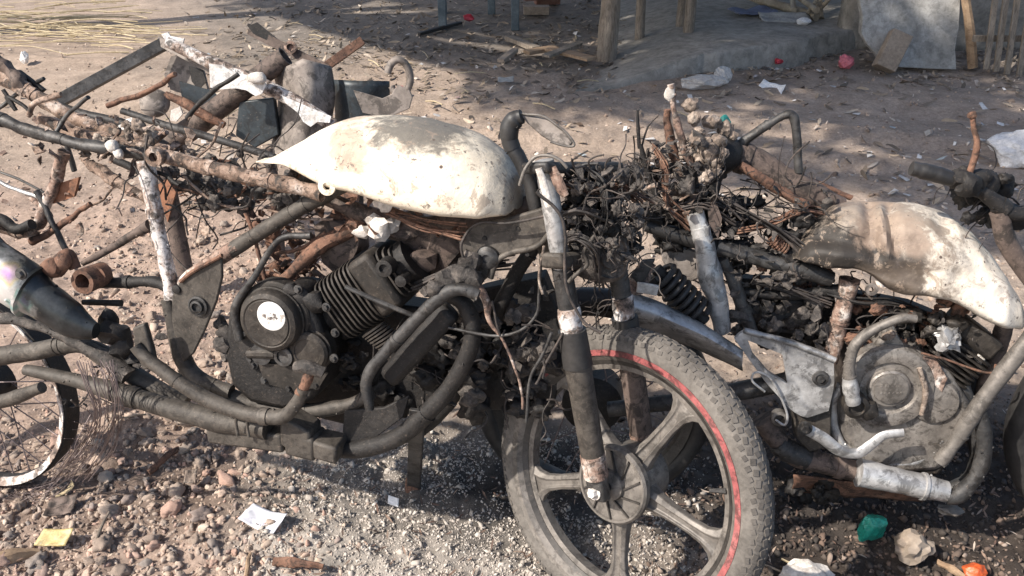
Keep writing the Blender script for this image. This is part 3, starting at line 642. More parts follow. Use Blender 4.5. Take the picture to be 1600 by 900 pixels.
def tank_material(name, base, warm, scorch, soot_dir, soot_at, spots, rusty):
    m, nt, b = new_mat(name); v = coords(nt, rand=False)
    n1 = noisef(nt, v, 7, 9, 0.65, .4); n2 = noisef(nt, v, 38, 8, 0.7, .5); n3 = noisef(nt, v, 90, 4, 0.6)
    c = mixc(nt, ramp(nt, n1, [(0.38, 0), (0.62, 1)]), base, warm)
    sep = nd(nt, 'VectorMath', {0: v, 1: soot_dir}, operation='DOT_PRODUCT').outputs['Value']
    s = nd(nt, 'Math', {0: sep, 1: nd(nt, 'Math', {0: n1, 1: 0.22}, operation='MULTIPLY').outputs[0]}, operation='ADD').outputs[0]
    s = nd(nt, 'Math', {0: s, 1: nd(nt, 'Math', {0: n2, 1: 0.10}, operation='MULTIPLY').outputs[0]}, operation='ADD').outputs[0]
    c = mixc(nt, ramp(nt, s, [(soot_at, 0), (soot_at+0.05, 0.75), (soot_at+0.15, 1.0)]), c, scorch)
    for (loc, sc, colr, amt) in rusty:                      # scorch stains with a place and outline of their own
        d = nd(nt, 'Mapping', {'Vector': v, 'Location': tuple(-a*k for a, k in zip(loc, sc)), 'Scale': sc}).outputs[0]
        l = nd(nt, 'VectorMath', {0: d}, operation='LENGTH').outputs['Value']
        l = nd(nt, 'Math', {0: l, 1: nd(nt, 'Math', {0: nd(nt, 'Math', {0: n1, 1: noisef(nt, v, 30, 10, .75, .5)}, operation='ADD').outputs[0], 1: 1.5}, operation='MULTIPLY').outputs[0]}, operation='ADD').outputs[0]
        c = mixc(nt, nd(nt, 'MapRange', {0: l, 1: 2.02, 2: 2.34, 3: amt, 4: 0.0}, clamp=True).outputs[0], c, colr)
    vo = nd(nt, 'TexVoronoi', {'Vector': v, 'Scale': spots}); sp = ramp(nt, nd(nt, 'Math', {0: vo.outputs['Distance'], 1: nd(nt, 'Math', {0: n1, 1: 1.05}, operation='MULTIPLY').outputs[0]}, operation='SUBTRACT').outputs[0], [(0.0, 1), (0.06, 0)])
    nspot = nd(nt, 'Math', {0: vo.outputs['Distance'], 1: n1}, operation='SUBTRACT')
    thr = ramp(nt, nd(nt, 'Math', {0: vo.outputs['Distance'], 1: ramp(nt, noisef(nt, v, 11, 3), [(0.52, 0.0), (0.78, 0.24)])}, operation='SUBTRACT').outputs[0], [(0.0, 1), (0.05, 0)])
    c = mixc(nt, thr, c, (0.10, 0.07, 0.055))
    c = mixc(nt, ramp(nt, noisef(nt, v, 24, 11, .78, .7), [(.56, 0), (.58, .65)]), c, (.33, .255, .195))
    c = mixc(nt, ramp(nt, noisef(nt, v, 55, 9, .75), [(.60, 0), (.62, .85)]), c, (.10, .08, .07))
    c = mixc(nt, 0.5, c, ramp(nt, n3, [(0.3, 0.75), (0.7, 1.15)]), 'MULTIPLY')
    nt.links.new(c, b.inputs['Base Color']); b.inputs['Roughness'].default_value = 0.62
    bp = nd(nt, 'Bump', {'Strength': 0.6, 'Distance': 0.004, 'Height': n2}); nt.links.new(bp.outputs[0], b.inputs['Normal'])
    return m
def wires(F, region, n, r0, r1, wlo, whi, length=(0.08, 0.3), seed=0, droop=0.0):
    rr = random.Random(seed); mb = MB()
    for k in range(n):
        p = F.at(rr.uniform(region[0], region[2]), rr.uniform(region[1], region[3]), rr.uniform(wlo, whi)); d = Vector((rr.gauss(0, 1), rr.gauss(0, .5), rr.gauss(0, 1))).normalized()
        L = rr.uniform(*length)*.62; pts = [p]; m = rr.randint(3, 6)
        for i in range(m):
            d = (d+Vector((rr.gauss(0, .6), rr.gauss(0, .4), rr.gauss(0, .6)-droop))).normalized(); pts.append(pts[-1]+d*L/m)
        for q in pts: q.z = max(q.z, .02)
        mb.tube(pts, rr.uniform(r0, r1)*.62, 5, smooth=3)
    return mb
def lumps(F, spots, seed=0, amp=.5, sub=2):
    mb = MB()
    for k, (px, py, w, r_) in enumerate(spots): mb.lump(F.at(px, py, w), r_, amp, sub, (1, .8, 1.15 if k % 2 else .8), seed+k)
    return mb
def random_lumps(F, region, n, r0, r1, wlo, whi, seed):
    rr = random.Random(seed)
    return lumps(F, [(rr.uniform(region[0], region[2]), rr.uniform(region[1], region[3]), rr.uniform(wlo, whi), rr.uniform(r0, r1)) for _ in range(n)], seed, .55, 3)
def shreds(F, region, n, s0, s1, wlo, whi, seed):
    """torn flakes of sheet and plastic: bent little plates with thickness"""
    rr = random.Random(seed); mb = MB()
    for k in range(n):
        c = F.at(rr.uniform(region[0], region[2]), rr.uniform(region[1], region[3]), rr.uniform(wlo, whi)); X = Vector((rr.gauss(0, 1), rr.gauss(0, 1), rr.gauss(0, 1))).normalized(); Y = perp(X)[0]; N = X.cross(Y); s = rr.uniform(s0, s1)
        m = rr.randint(5, 7); poly = [c+(X*math.cos(i*6.283/m)*rr.uniform(.6, 1.3)+Y*math.sin(i*6.283/m)*rr.uniform(.3, .8))*s+N*rr.uniform(-.3, .3)*s for i in range(m)]
        mb.plate(poly, .0012, N)
    return mb
def rough_tube(P, r_, k, seg, smooth, flat, hollow, jit, seed):
    """a bent, unevenly burnt tube: wavering girth, weld beads, a clamp or two and scabs of scale"""
    rr = random.Random(seed); r0 = r_ if isinstance(r_, list) else [r_, r_]; m = max(len(r0), 12)
    rl = [float(np.interp(i/(m-1)*(len(r0)-1), range(len(r0)), r0))*k*rr.uniform(.90, 1.08) for i in range(m)]
    mb = MB().tube(P, rl, seg, smooth=smooth, flat=flat, hollow=hollow)
    C = spline(P, 8) if len(P) > 2 else [P[0].lerp(P[1], i/12) for i in range(13)]; L = sum((C[i+1]-C[i]).length for i in range(len(C)-1)); rm = sum(rl)/m
    if L > .16 and rm > .007:
        for _ in range(1+int(L*3.5)):
            i = rr.randrange(2, len(C)-2); d = (C[i+1]-C[i]).normalized(); q = rl[min(m-1, int(i/len(C)*m))]; hh = rr.choice((.0025, .003, .009))
            mb.tube([C[i]-d*hh, C[i]+d*hh], q*rr.uniform(1.06, 1.16), seg, smooth=0, flat=flat)
        for _ in range(int(L*40)):
            i = rr.randrange(1, len(C)-1); d = (C[i+1]-C[i]).normalized(); X, Y = perp(d); a = rr.uniform(0, 6.28); q = rl[min(m-1, int(i/len(C)*m))]
            mb.lump(C[i]+(X*math.cos(a)*flat+Y*math.sin(a))*q*.97+d*rr.uniform(-.01, .01), rr.uniform(.0012, .0036), .6, 1, (1, 1, 1), rr.randint(0, 50))
    return mb.jitter(jit*1.3, 35, seed)
def bundle(F, pts, n, spread, r0, seed=0):
    """a burnt loom that can be followed: strands running together, fraying at the end"""
    rr = random.Random(seed); mb = MB(); base = [F.at(*p) for p in pts]
    for k in range(n):
        o = Vector((rr.gauss(0, 1), rr.gauss(0, 1), rr.gauss(0, 1)))*spread
        mb.tube([q+o*(.5+1.4*i/(len(base)-1))+Vector((rr.gauss(0, 1), rr.gauss(0, 1), rr.gauss(0, 1)))*spread*.5 for i, q in enumerate(base)], r0*rr.uniform(.6, 1.3), 5, smooth=5)
    return mb
def bolt(mb, c, ax, r_, h=.008):
    mb.lathe(c, ax, [(r_*1.5, -.002), (r_*1.5, .0015), (r_, .0017)], 16); mb.lathe(c, ax, [(r_, 0), (r_, h*.8), (r_*.85, h)], 6)
def fins(F, c, axis, n, pitch, wid, dep, th, parent, mat, taper=0.0):
    """cooling fins: rounded plates stacked along the cylinder"""
    side = F.N; across = axis.cross(side).normalized()
    for k in range(n):
        s = 1-taper*k/n; poly = []
        for i in range(20):
            a = 2*math.pi*(i+.5)/20; x = math.copysign(abs(math.cos(a))**.45, math.cos(a)); y = math.copysign(abs(math.sin(a))**.45, math.sin(a)); poly.append(c+axis*(pitch*k)+across*x*wid*s+side*y*dep*s)
        MB().plate(poly, th, axis).jitter(.0012, 40, k).build('fin', mat, parent, angle=30)

A = Frame((0.225, 1.315, 0.30), 14, 9)
B = Frame((0.75, 1.53, 0.0), 8, 8)
C = Frame((-0.8, 2.62, 0.0), 4, 12)

# ------------------------------------------------------------ left motorcycle
def build_bike_a():
    root = thing('burnt_motorcycle', (-0.35, 1.5, 0), 'burnt motorcycle on the left with a cream white fuel tank and red striped front wheel', 'motorcycle', 'burnt motorcycles')
    T = lambda lst, w=None: [A.at(p[0], p[1], p[2] if len(p) > 2 else (w or 0)) for p in lst]
    rp = lambda pix, px, py: A.r(pix, px, py)
    # fuel tank
    up = [(406, 251), (430, 238), (460, 219), (490, 199), (520, 185), (550, 179), (600, 178), (650, 184), (700, 199), (740, 217), (775, 243), (797, 268), (808, 292), (812, 318)]
    lo = [(406, 253), (430, 258), (455, 262), (480, 275), (505, 290), (530, 301), (560, 307), (600, 319), (650, 335), (700, 346), (760, 349), (800, 341), (808, 333), (812, 322)]
    hw = [(0, .02), (.08, .055), (.2, .085), (.35, .105), (.55, .125), (.75, .13), (.9, .115), (.97, .085), (1, .05)]
    mb = tank_mesh(A, up, lo, hw, 52, 44, .004, 2, mid=.30)
    tm = tank_material('scorched_cream_tank', (0.82, 0.74, 0.61), (0.78, 0.67, 0.52), (0.20, 0.185, 0.17), (0.62, 0.60, 0.80), 0.292, 34,
                       [((-0.065, -0.05, 0.062), (19, 1.5, 21), (0.30, 0.19, 0.13), .65), ((0.10, 0.03, 0.10), (6, 1.4, 21), (.085, .078, .07), .85), ((.245, .0, .0), (16, 1, 8), (.30, .27, .24), .75), ((-.02, 0, -.11), (4, 1, 30), (.55, .42, .30), .6)])
    tank = mb.build('fuel_tank', tm, root)
    mb = MB(); c = A.at(511, 291, .095); mb.lathe(c, A.N, [(.0165, -.003), (.0165, .003), (.007, .003), (.007, -.003)], 20, closed=True); mb.build('mounting_tab', tm, tank)
    # frame
    def tube(name, pts, pix, mat, w=0.0, seg=12, parent=root, jit=.0012, smooth=6, seed=0, flat=1.0, hollow=False):
        mid = pts[len(pts)//2]; r_ = [rp(q, mid[0], mid[1]) for q in pix] if isinstance(pix, (list, tuple)) else rp(pix, mid[0], mid[1])
        return rough_tube(T(pts, w), r_, .78 if name in ('seat_rail', 'frame_post', 'frame_tube', 'tail_bracket', 'tail_stay', 'foot_lever', 'frame_rail', 'damper_rod', 'swingarm', 'crash_bar') else .80, seg, smooth, flat, hollow, jit, seed+int(mid[0])).build(name, mat, parent)
    tube('frame_tube', [(282, 447), (330, 412), (400, 367), (470, 325), (530, 294), (600, 262)], [14, 15, 15, 15, 14], 'brown', .035)
    tube('frame_tube', [(286, 442), (330, 411), (372, 384)], [15.2, 15.6, 15.3], 'peel', .037, jit=.002)
    tube('seat_rail', [(-60, 160), (0, 186), (60, 208), (120, 224), (180, 234), (240, 243)], [10, 11, 12, 12, 12], 'sootsteel', .05, jit=.003)
    tube('seat_rail', [(235, 238), (300, 255), (370, 272), (430, 284), (505, 303)], [13, 14, 15, 15, 14], 'peelrail', .06, jit=.0025)
    tube('seat_rail', [(-60, 95), (20, 130), (70, 158), (115, 184), (170, 205), (240, 228), (300, 246)], [17, 17, 15, 13, 12, 10], 'peelrail', -.10, jit=.0035)
    tube('seat_rail', [(60, 180), (110, 206), (170, 221), (228, 233)], [9, 14, 14, 10], 'peelrail', .0, jit=.006, seed=4)
    tube('frame_post', [(226, 250), (238, 310), (250, 372), (266, 440), (276, 505)], [15, 15, 15, 15, 14], 'peelwhite', .05, jit=.002)
    tube('frame_post', [(262, 468), (276, 520), (286, 560), (310, 592), (362, 612)], [13, 17, 17, 16, 13], 'brown', .06)
    tube('brace_tube', [(130, 412), (165, 393), (210, 366), (235, 352)], [5, 8, 9, 12], 'rustbrown', .03)
    tube('cross_tube', [(130, 443), (180, 442), (235, 440), (262, 448)], [11, 11, 11, 12], 'char', .04)
    tube('cross_tube', [(130, 472), (190, 474)], 6, 'char', .05)
    mb = MB(); mb.lathe(A.at(135, 438, .09), A.N, [(.024, -.05), (.026, .0), (.026, .012), (.017, .012), (.017, -.03)], 20); mb.lathe(A.at(137, 437, .102), A.N, [(.0, -.03), (.017, -.03)], 20); mb.jitter(.002, 40).build('grip_boss', 'rust', root)
    mb = MB(); mb.tube(T([(88, 424, .10), (98, 408, .10), (108, 398, .08), (118, 420, .08)]), [.016, .019, .012, .012], 10); mb.lump(A.at(83, 417, .11), .021, .25, 2); mb.build('lever_stub', 'rust', root)
    # gusset plate with bolt
    poly = T([(270, 462), (283, 437), (347, 400), (349, 432), (340, 470), (322, 515), (304, 552), (288, 566), (277, 545), (270, 500)], .072)
    g = MB().plate(poly, .004, A.N).jitter(.001, 20).build('gusset_plate', 'brown', root, bevel=.003)
    mb = MB(); c = A.at(310, 478, .078); mb.lathe(c, A.N, [(.021, 0), (.021, .004), (.017, .005), (.017, .002), (.013, .002), (.013, .009), (.009, .010), (.009, .004), (0, .004)], 22); mb.build('pivot_bolt', 'sootsteel', g)
    mb = MB(); mb.lathe(A.at(276, 452, .077), A.N, [(.009, 0), (.009, .003), (.006, .004), (0, .004)], 14); mb.build('bolt', 'char', g)
    mb = MB(); mb.tube(T([(282, 440, .078), (300, 425, .08), (347, 399, .08)]), .004, 8); mb.build('edge_bead', 'rust', g)
    # headstock gusset
    poly = T([(716, 372), (740, 350), (800, 338), (868, 318), (866, 352), (842, 382), (800, 392), (775, 405), (764, 432), (748, 446), (728, 420)], .055)
    g = MB().plate(poly, .005, A.N).jitter(.0012, 25).build('headstock_gusset', 'brown', root, bevel=.004)
    mb = MB(); mb.lathe(A.at(762, 402, .062), A.N, [(.022, 0), (.021, .006), (.014, .011), (.008, .012), (.007, .008), (0, .008)], 24); mb.build('boss', 'sootsteel', g)
    mb = MB()
    for q in ((757, 372), (809, 357), (824, 397)): mb.lathe(A.at(q[0], q[1], .0605), A.N, [(.0045, 0), (.004, .002), (0, .0022)], 10)
    mb.build('rivet', 'char', g, kind='stuff')
    tube('gusset_rim', [(868, 352), (840, 384), (800, 394), (776, 408), (766, 434)], 6, 'brown', .062, jit=.0005)
    tube('steering_head', [(838, 262), (850, 330), (862, 395)], [26, 27, 27], 'brown', -.01)
    tube('backbone_tube', [(830, 320), (740, 345), (640, 352), (560, 330), (500, 305)], [22, 20, 18, 16], 'rustbrown', -.02)
    tube('down_tube', [(842, 372), (800, 440), (762, 520), (722, 600), (655, 672), (560, 700)], 15, 'char', -.05)

    # engine
    crank = thing_part('engine', root, A.at(470, 540, .02))
    eb = lambda: MB()
    P = A.P; cu, cv, _ = A.uvw(A.at(470, 545, 0))
    mb = MB(); poly = T([(386, 470), (404, 450), (462, 446), (510, 456), (528, 500), (532, 560), (516, 602), (470, 616), (420, 606), (390, 580), (380, 530)], .0)
    mb.plate(poly, .075, A.N).jitter(.004, 18).build('crankcase', 'char', crank, bevel=.012)
    mb = MB(); mb.lathe(A.at(430, 496, .075), A.N, [(.074, -.03), (.074, .0), (.071, .003), (.066, .004), (.066, .009), (.063, .010), (.062, .022), (.058, .029), (.050, .033), (.047, .0315), (.045, .034), (.0, .034)], 44); cov = mb.jitter(.0008, 30).build('clutch_cover', 'engine', crank, angle=30)
    m, nt, b = new_mat('worn_white_badge'); v = coords(nt, rand=False); 
    c = mixc(nt, ramp(nt, noisef(nt, v, 60, 6, .7), [(.56, 0), (.62, 1)]), (.83, .80, .76), (.45, .40, .35))
    band = nd(nt, 'Mapping', {'Vector': v, 'Scale': (150, 10, 75), 'Rotation': (0, .25, 0)}).outputs[0]
    band = ramp(nt, noisef(nt, band, 1.2, 3, .6), [(.47, 0), (.52, 1)])
    lim = nd(nt, 'VectorMath', {0: nd(nt, 'Mapping', {'Vector': v, 'Scale': (55, 20, 130)}).outputs[0]}, operation='LENGTH').outputs['Value']
    lim = nd(nt, 'MapRange', {0: lim, 1: .8, 2: 1.15, 3: 1.0, 4: 0.0}).outputs[0]
    c = mixc(nt, nd(nt, 'Math', {0: band, 1: lim}, operation='MULTIPLY').outputs[0], c, (.12, .10, .09)); nt.links.new(c, b.inputs['Base Color']); b.inputs['Roughness'].default_value = .45
    mb = MB(); mb.lathe(A.at(424, 494, .1085), A.N, [(.029, 0), (.029, .001), (.027, .0018), (0, .0018)], 30); mb.build('badge', m, crank)
    mb = MB(); mb.lathe(A.at(486, 546, .07), A.N, [(.045, -.02), (.045, .004), (.041, .005), (.041, .012), (.036, .017), (.028, .018), (.026, .0155), (0, .016)], 32)
    mb.tube(T([(388, 553, .082), (410, 552, .084), (430, 553, .082)]), [.009, .011, .011], 10)
    mb.plate(T([(404, 565), (470, 572), (512, 584), (500, 604), (460, 610), (416, 598)], .076), .004, A.N); mb.build('generator_cover', 'engine', crank, angle=30)
    mb = MB(); mb.lathe(A.at(444, 556, .085), A.N, [(.020, -.02), (.020, .006), (.013, .007), (.013, .003), (0, .003)], 20); mb.lathe(A.at(410, 552, .08), A.N, [(.024, -.02), (.022, .008), (0, .01)], 20)
    bolt(mb, A.at(396, 570, .08), A.N, .007)
    for q in ((404, 456), (466, 452), (510, 480), (524, 520), (522, 560), (494, 602), (452, 606), (414, 594), (392, 560), (384, 520), (388, 486)): bolt(mb, A.at(q[0], q[1], .078), A.N, .006)
    mb.build('oil_plug', 'sootsteel', crank, kind='stuff')
    mb = MB(); mb.lathe(A.at(470, 462, .05), A.N, [(.030, -.03), (.030, .02), (.024, .026), (.01, .03), (0, .03)], 20); mb.lump(A.at(455, 452, .07), .015, .4, 2); mb.lump(A.at(493, 470, .06), .022, .4, 2); mb.build('breather', 'char', crank)
    # cylinder leaning forward with cooling fins
    base = A.at(536, 476, .0); tip = A.at(650, 402, .0); ax = (tip-base).normalized()
    mb = MB(); mb.tube([base-ax*.03, tip], .045, 16, smooth=0); mb.build('cylinder', 'char', crank)
    fins(A, base+ax*.004, ax, 9, .0105, .066, .066, .0021, crank, 'engine')
    c = base+ax*.115; across = ax.cross(A.N).normalized()
    mb = MB(); mb.box(c, ax*.030, across*.062, A.N*.062); mb.jitter(.004, 25).build('cylinder_head', 'engine', crank, bevel=.012)
    fins(A, base+ax*.150, ax, 3, .0095, .055, .055, .0021, crank, 'engine', .3)
    mb = MB(); mb.lathe(A.at(602, 418, .075), A.N, [(.017, -.02), (.016, .008), (.009, .009), (.008, .003), (0, .003)], 16); mb.lathe(A.at(628, 438, .07), A.N, [(.012, -.02), (.011, .008), (0, .01)], 12); mb.build('tappet_cap', 'char', crank)
    mb = lumps(A, [(566, 362, .03, .016), (592, 357, .04, .020), (585, 345, .0, .018), (612, 352, .02, .014), (598, 318, .04, .017)], 5); mb.build('ash_lump', 'whiteash', crank, kind='stuff')
    mb = lumps(A, [(640, 360, -.02, .045), (690, 380, -.04, .05), (655, 405, -.03, .05), (535, 380, -.05, .05)], 9); mb.build('carburettor_remains', 'rustbrown', crank, kind='stuff')
    # ribbed starter / gear lump
    mb = MB(); c = A.at(600, 528, .05)
    for k in range(9): mb.lathe(c+across*(k-4)*.0062+ax*(k-4)*.002, across, [(.026, -.0016), (.026, .0016)], 14)
    mb.jitter(.002, 30).build('ribbed_housing', 'engine', crank, kind='stuff')
    mb = MB(); mb.tube(T([(540, 448, .09), (590, 470, .09), (645, 493, .085), (672, 505, .07)]), .0048, 8); mb.build('push_rod', 'sootsteel', crank)
    mb = MB(); mb.tube(T([(375, 530, .085), (368, 480, .085), (398, 432, .085), (436, 375, .08), (486, 368, .075)]), [.010, .009, .0065, .006, .0065], 10); mb.build('gear_lever', 'sootsteel', crank)
    mb = MB(); mb.tube(T([(440, 440, .02), (500, 385, .0), (545, 360, -.02), (590, 336, -.03)]), [.010, .016, .016, .012], 10); mb.jitter(.003, 30).build('intake_pipe', 'rust', crank)
    lumps(A, [(352, 520, .06, .018), (350, 536, .065, .02), (356, 556, .06, .016), (345, 506, .05, .014)], 31).build('chain_clump', 'meltgrey', crank, kind='stuff')
    MB().plate(T([(636, 362), (700, 345), (724, 356), (716, 398), (696, 424), (668, 404), (650, 384)], -.09), .004, A.N).jitter(.006, 14).build('tan_plate', 'melt', crank, bevel=.002)  # tan plate filling the gap below the tank
    random_lumps(A, (516, 450, 585, 600), 26, .008, .020, -.05, .03, 17).build('burnt_remains', 'char', crank, angle=75, kind='stuff')
    # kick-start / crash tubes under the engine
    tube('foot_lever', [(212, 540), (225, 556), (262, 585), (320, 622), (380, 645), (430, 652), (452, 644), (468, 622), (474, 606)], [11, 12, 13, 14, 14, 14, 13, 11, 10], 'brown', .14)
    tube('lever_end', [(470, 614), (478, 598), (486, 578)], [10.5, 10, 10], 'rust', .14, jit=.002)
    mb = MB(); mb.tube(T([(463, 572, .14), (480, 574, .145), (505, 583, .14)]), [.010, .013, .012], 10); mb.jitter(.004, 50).build('lever_rubber', 'meltgrey', root)
    MB().plate(T([(210, 510), (228, 503), (240, 545), (246, 575), (226, 575), (214, 545)], .125), .008, A.N).jitter(.003, 25).build('lever_bracket', 'brown', root, bevel=.004)
    tube('frame_rail', [(285, 575), (330, 605), (400, 632), (470, 642), (540, 634), (580, 615)], [14, 15, 14, 14, 13], 'brown', .05)
    tube('crash_bar', [(748, 462), (722, 452), (690, 462), (640, 510), (590, 565), (572, 596), (578, 640)], [11, 12, 13, 12, 11, 12, 10], 'sootsteel', .12)
    MB().bar(A.at(706, 482, .07), A.at(606, 590, .07), A.N*.02, (A.at(700, 505, .07)-A.at(684, 488, .07))*.8).jitter(.006, 22).build('engine_mount', 'char', root, bevel=.012)
    lumps(A, [(680, 450, .12, .018), (700, 440, .10, .022), (722, 428, .09, .024), (735, 410, .08, .02), (668, 455, .12, .012), (740, 440, .09, .02)], 14).build('melted_clamp', 'meltgrey', root, kind='stuff')
    tube('cable', [(742, 440), (760, 470), (765, 500), (790, 540), (810, 590), (818, 640)], [8, 7, 3, 3, 2.5], 'peel', .09, jit=.002)
    tube('cable', [(727, 418), (722, 380), (745, 350), (800, 348), (880, 330)], 2.6, 'wire', .09)
    tube('cable', [(845, 405), (842, 460), (838, 490), (815, 515), (780, 525), (740, 520), (700, 512)], 3, 'sootsteel', .09)
    tube('cable', [(770, 470), (775, 500), (782, 525)], 2.2, 'wire', .1)
    tube('cable', [(850, 385), (842, 430), (848, 460)], 2.4, 'melt', .1)
    tube('cable', [(862, 520), (845, 560), (828, 590), (822, 660)], 3, 'sootsteel', .1)
    tube('cable', [(880, 520), (852, 570), (838, 600)], 2.5, 'wire', .1)
    # exhaust and the boxy silencer low down
    tube('exhaust_pipe', [(690, 455), (728, 478), (738, 530), (712, 590), (672, 640), (620, 684), (560, 702), (520, 700)], [14, 16, 16, 16, 17, 18, 18, 17], 'char', .07)
    tube('exhaust_pipe', [(40, 578), (110, 592), (180, 612), (260, 636), (340, 656), (420, 668)], [11, 13, 18, 20, 21, 21], 'brown', .11)
    mb = MB(); 
    for (p, q, h) in (((335, 668), (452, 684), 15), ((448, 662), (494, 688), 24), ((455, 683), (500, 694), 18), ((498, 692), (535, 702), 14)):
        a_, b_ = A.at(p[0], p[1], .09), A.at(q[0], q[1], .09); mb.bar(a_, b_, A.N*.03, A.V*rp(h, 450, 680))
    mb.jitter(.003, 20).build('silencer_box', 'brown', root, bevel=.006)
    tube('clamp', [(372, 640), (369, 662), (371, 680)], 3, 'brown', .145); tube('clamp', [(390, 642), (386, 664), (389, 682)], 3, 'brown', .145)
    MB().plate(T([(540, 640), (600, 636), (640, 616), (630, 650), (575, 692), (545, 697), (536, 672)], .06), .005, A.N).jitter(.003, 22).build('skid_plate', 'char', root, bevel=.002)
    # rear silencer shell with heat colours around a painted white glare
    m, nt, b = new_mat('heat_tint_glare_black'); v = coords(nt, rand=False); n1 = noisef(nt, v, 16, 8, .7)
    glare_tint = ramp(nt, noisef(nt, v, 12, 2, .5, .2), [(.36, (.42, .25, .50)), (.44, (.70, .58, .35)), (.49, (.78, .77, .75)), (.56, (.70, .70, .68)), (.62, (.35, .55, .50)), (.68, (.36, .40, .62))])
    d = nd(nt, 'VectorMath', {0: nd(nt, 'Mapping', {'Vector': v, 'Location': (0.55, .1, -.02), 'Scale': (10, 3, 9)}).outputs[0]}, operation='LENGTH').outputs['Value']
    d = nd(nt, 'Math', {0: d, 1: n1}, operation='ADD').outputs[0]
    c = ramp(nt, n1, [(.35, (.014, .016, .018)), (.6, (.05, .055, .058)), (.8, (.12, .12, .12))])
    c = mixc(nt, nd(nt, 'MapRange', {0: d, 1: .9, 2: 1.35, 3: 1.0, 4: 0.0}).outputs[0], c, glare_tint); nt.links.new(c, b.inputs['Base Color'])
    b.inputs['Metallic'].default_value = .45; b.inputs['Roughness'].default_value = .33
    M['muffler'] = m
    tube('silencer', [(-90, 362), (-40, 392), (0, 422), (50, 456), (100, 492), (130, 510), (150, 517)], [50, 54, 54, 48, 38, 30, 14], 'muffler', .13, seg=24, smooth=8, flat=.75)
    mb = MB(); bolt(mb, A.at(33, 428, .185), A.N, .008); mb.build('silencer_bolt', 'sootsteel', root)
    tube('silencer_skirt', [(-60, 512), (0, 498), (60, 510), (110, 532), (160, 556), (200, 588)], [10, 10, 10, 11, 16, 18], 'meltgrey', .10, jit=.004)
    tube('swingarm', [(-60, 560), (0, 556), (60, 548), (120, 538), (170, 560), (230, 600), (290, 632)], [18, 18, 18, 16, 20, 20, 16], 'brown', .07)
    lumps(A, [(180, 520, .09, .03), (190, 545, .09, .022), (205, 560, .08, .02), (170, 500, .07, .02)], 44, .6).build('pivot_remains', 'char', root, kind='stuff')
    wires(A, (100, 590, 260, 660), 10, .002, .004, .0, .1, (.05, .15), 12).build('wiring', 'wire', root, kind='stuff')

    # rear wheel: bare rim, spokes and bead wires
    wc = A.at(-30, 606, .0); Rr = .247
    fw = thing_part('rear_wheel', root, wc)
    mb = MB(); mb.lathe(wc, A.N, [(Rr, -.022), (Rr, .022), (Rr-.008, .023), (Rr-.016, .012), (Rr-.020, 0), (Rr-.016, -.012), (Rr-.008, -.023)], 64, closed=True); mb.jitter(.0015, 30).build('rim', 'char', fw)
    mb = MB(); mb.lathe(wc, A.N, [(Rr-.004, .0235), (Rr-.004, .0275), (Rr-.019, .020), (Rr-.019, .012)], 64, closed=True); mb.jitter(.001, 30).build('rim_lip', 'peelwhite', fw)
    mb = MB(); mb.lathe(wc, A.N, [(.03, -.05), (.06, -.045), (.06, .03), (.03, .05), (.012, .06), (0, .06)], 24); mb.build('hub', 'char', fw)
    X, Y = perp(A.N)
    for k in range(28):
        a = 2*math.pi*k/28; b2 = a+(.45 if k % 2 else -.45); s = .03 if (k//2) % 2 else -.03
        MB().tube([wc+(X*math.cos(b2)+Y*math.sin(b2))*.055+A.N*s, wc+(X*math.cos(a)+Y*math.sin(a))*(Rr-.016)], .0016, 5, smooth=0).build('spoke', 'beadwire', fw)
    mb = MB(); rr = random.Random(4)
    for k in range(16):
        a0 = rr.uniform(-.4, .1); Rw = Rr+rr.uniform(.014, .055); pts = []
        for i in range(12):
            a = a0-(i/11)*rr.uniform(1.5, 1.9); rad = Rw+.012*math.sin(i*1.1+k); q = wc+(A.U*math.cos(a)+A.V*math.sin(a))*rad+A.N*(rr.uniform(-.03, .035)+.012)
            q.z = max(q.z, gz(q.x, q.y)+.004); pts.append(q)
        mb.tube(pts, .0007, 5, smooth=3)
    for k in range(30):
        e = rr.uniform(-1, 1); pts = T([(150+e*28+rr.uniform(-8, 8), 566+rr.uniform(-6, 6), .15), (160+e*26, 600+rr.uniform(-10, 10), .16+rr.uniform(0, .02)), (168+e*20+rr.uniform(-6, 6), 650, .15+rr.uniform(0, .02)), (150+e*24+rr.uniform(-16, 10), 705, .08), (110+e*30, 745+rr.uniform(-6, 10), .04)])
        for q in pts: q.z = max(q.z, gz(q.x, q.y)+.003)
        mb.tube(pts, .0008, 5, smooth=4)
    mb.build('bead_wire', 'beadwire', fw, kind='stuff')
    mb = MB(); mb.tube(T([(-40, 640, .05), (20, 622, .06), (66, 605, .07)]), [.016, .016, .012], 10); mb.jitter(.002, 30).build('axle_stay', 'brown', fw)

    # front wheel, steered towards the viewer
    W = Frame(A.O, 42, 15); W.O = CAM + ray(975, 748)*1.70
    wc = W.O.copy(); N = W.N; ang0 = R(65)
    wh = thing_part('front_wheel', root, wc)
    Ro = .300
    mb = MB(); prof = []
    for i in range(25):
        a = math.pi*(-.16+1.32*i/24); prof.append((.271+.034*math.sin(a), -.034*math.cos(a)))
    prof = [(.252, -.026)]+prof+[(.252, .026)]
    mb.lathe(wc, N, prof, 110, closed=True, X=W.U); mb.jitter(.001, 25).build('tyre', 'tyre', wh, angle=60)
    mb = MB()                                            # tread blocks, zig-zag rows over the crown and shoulders
    nb = 96
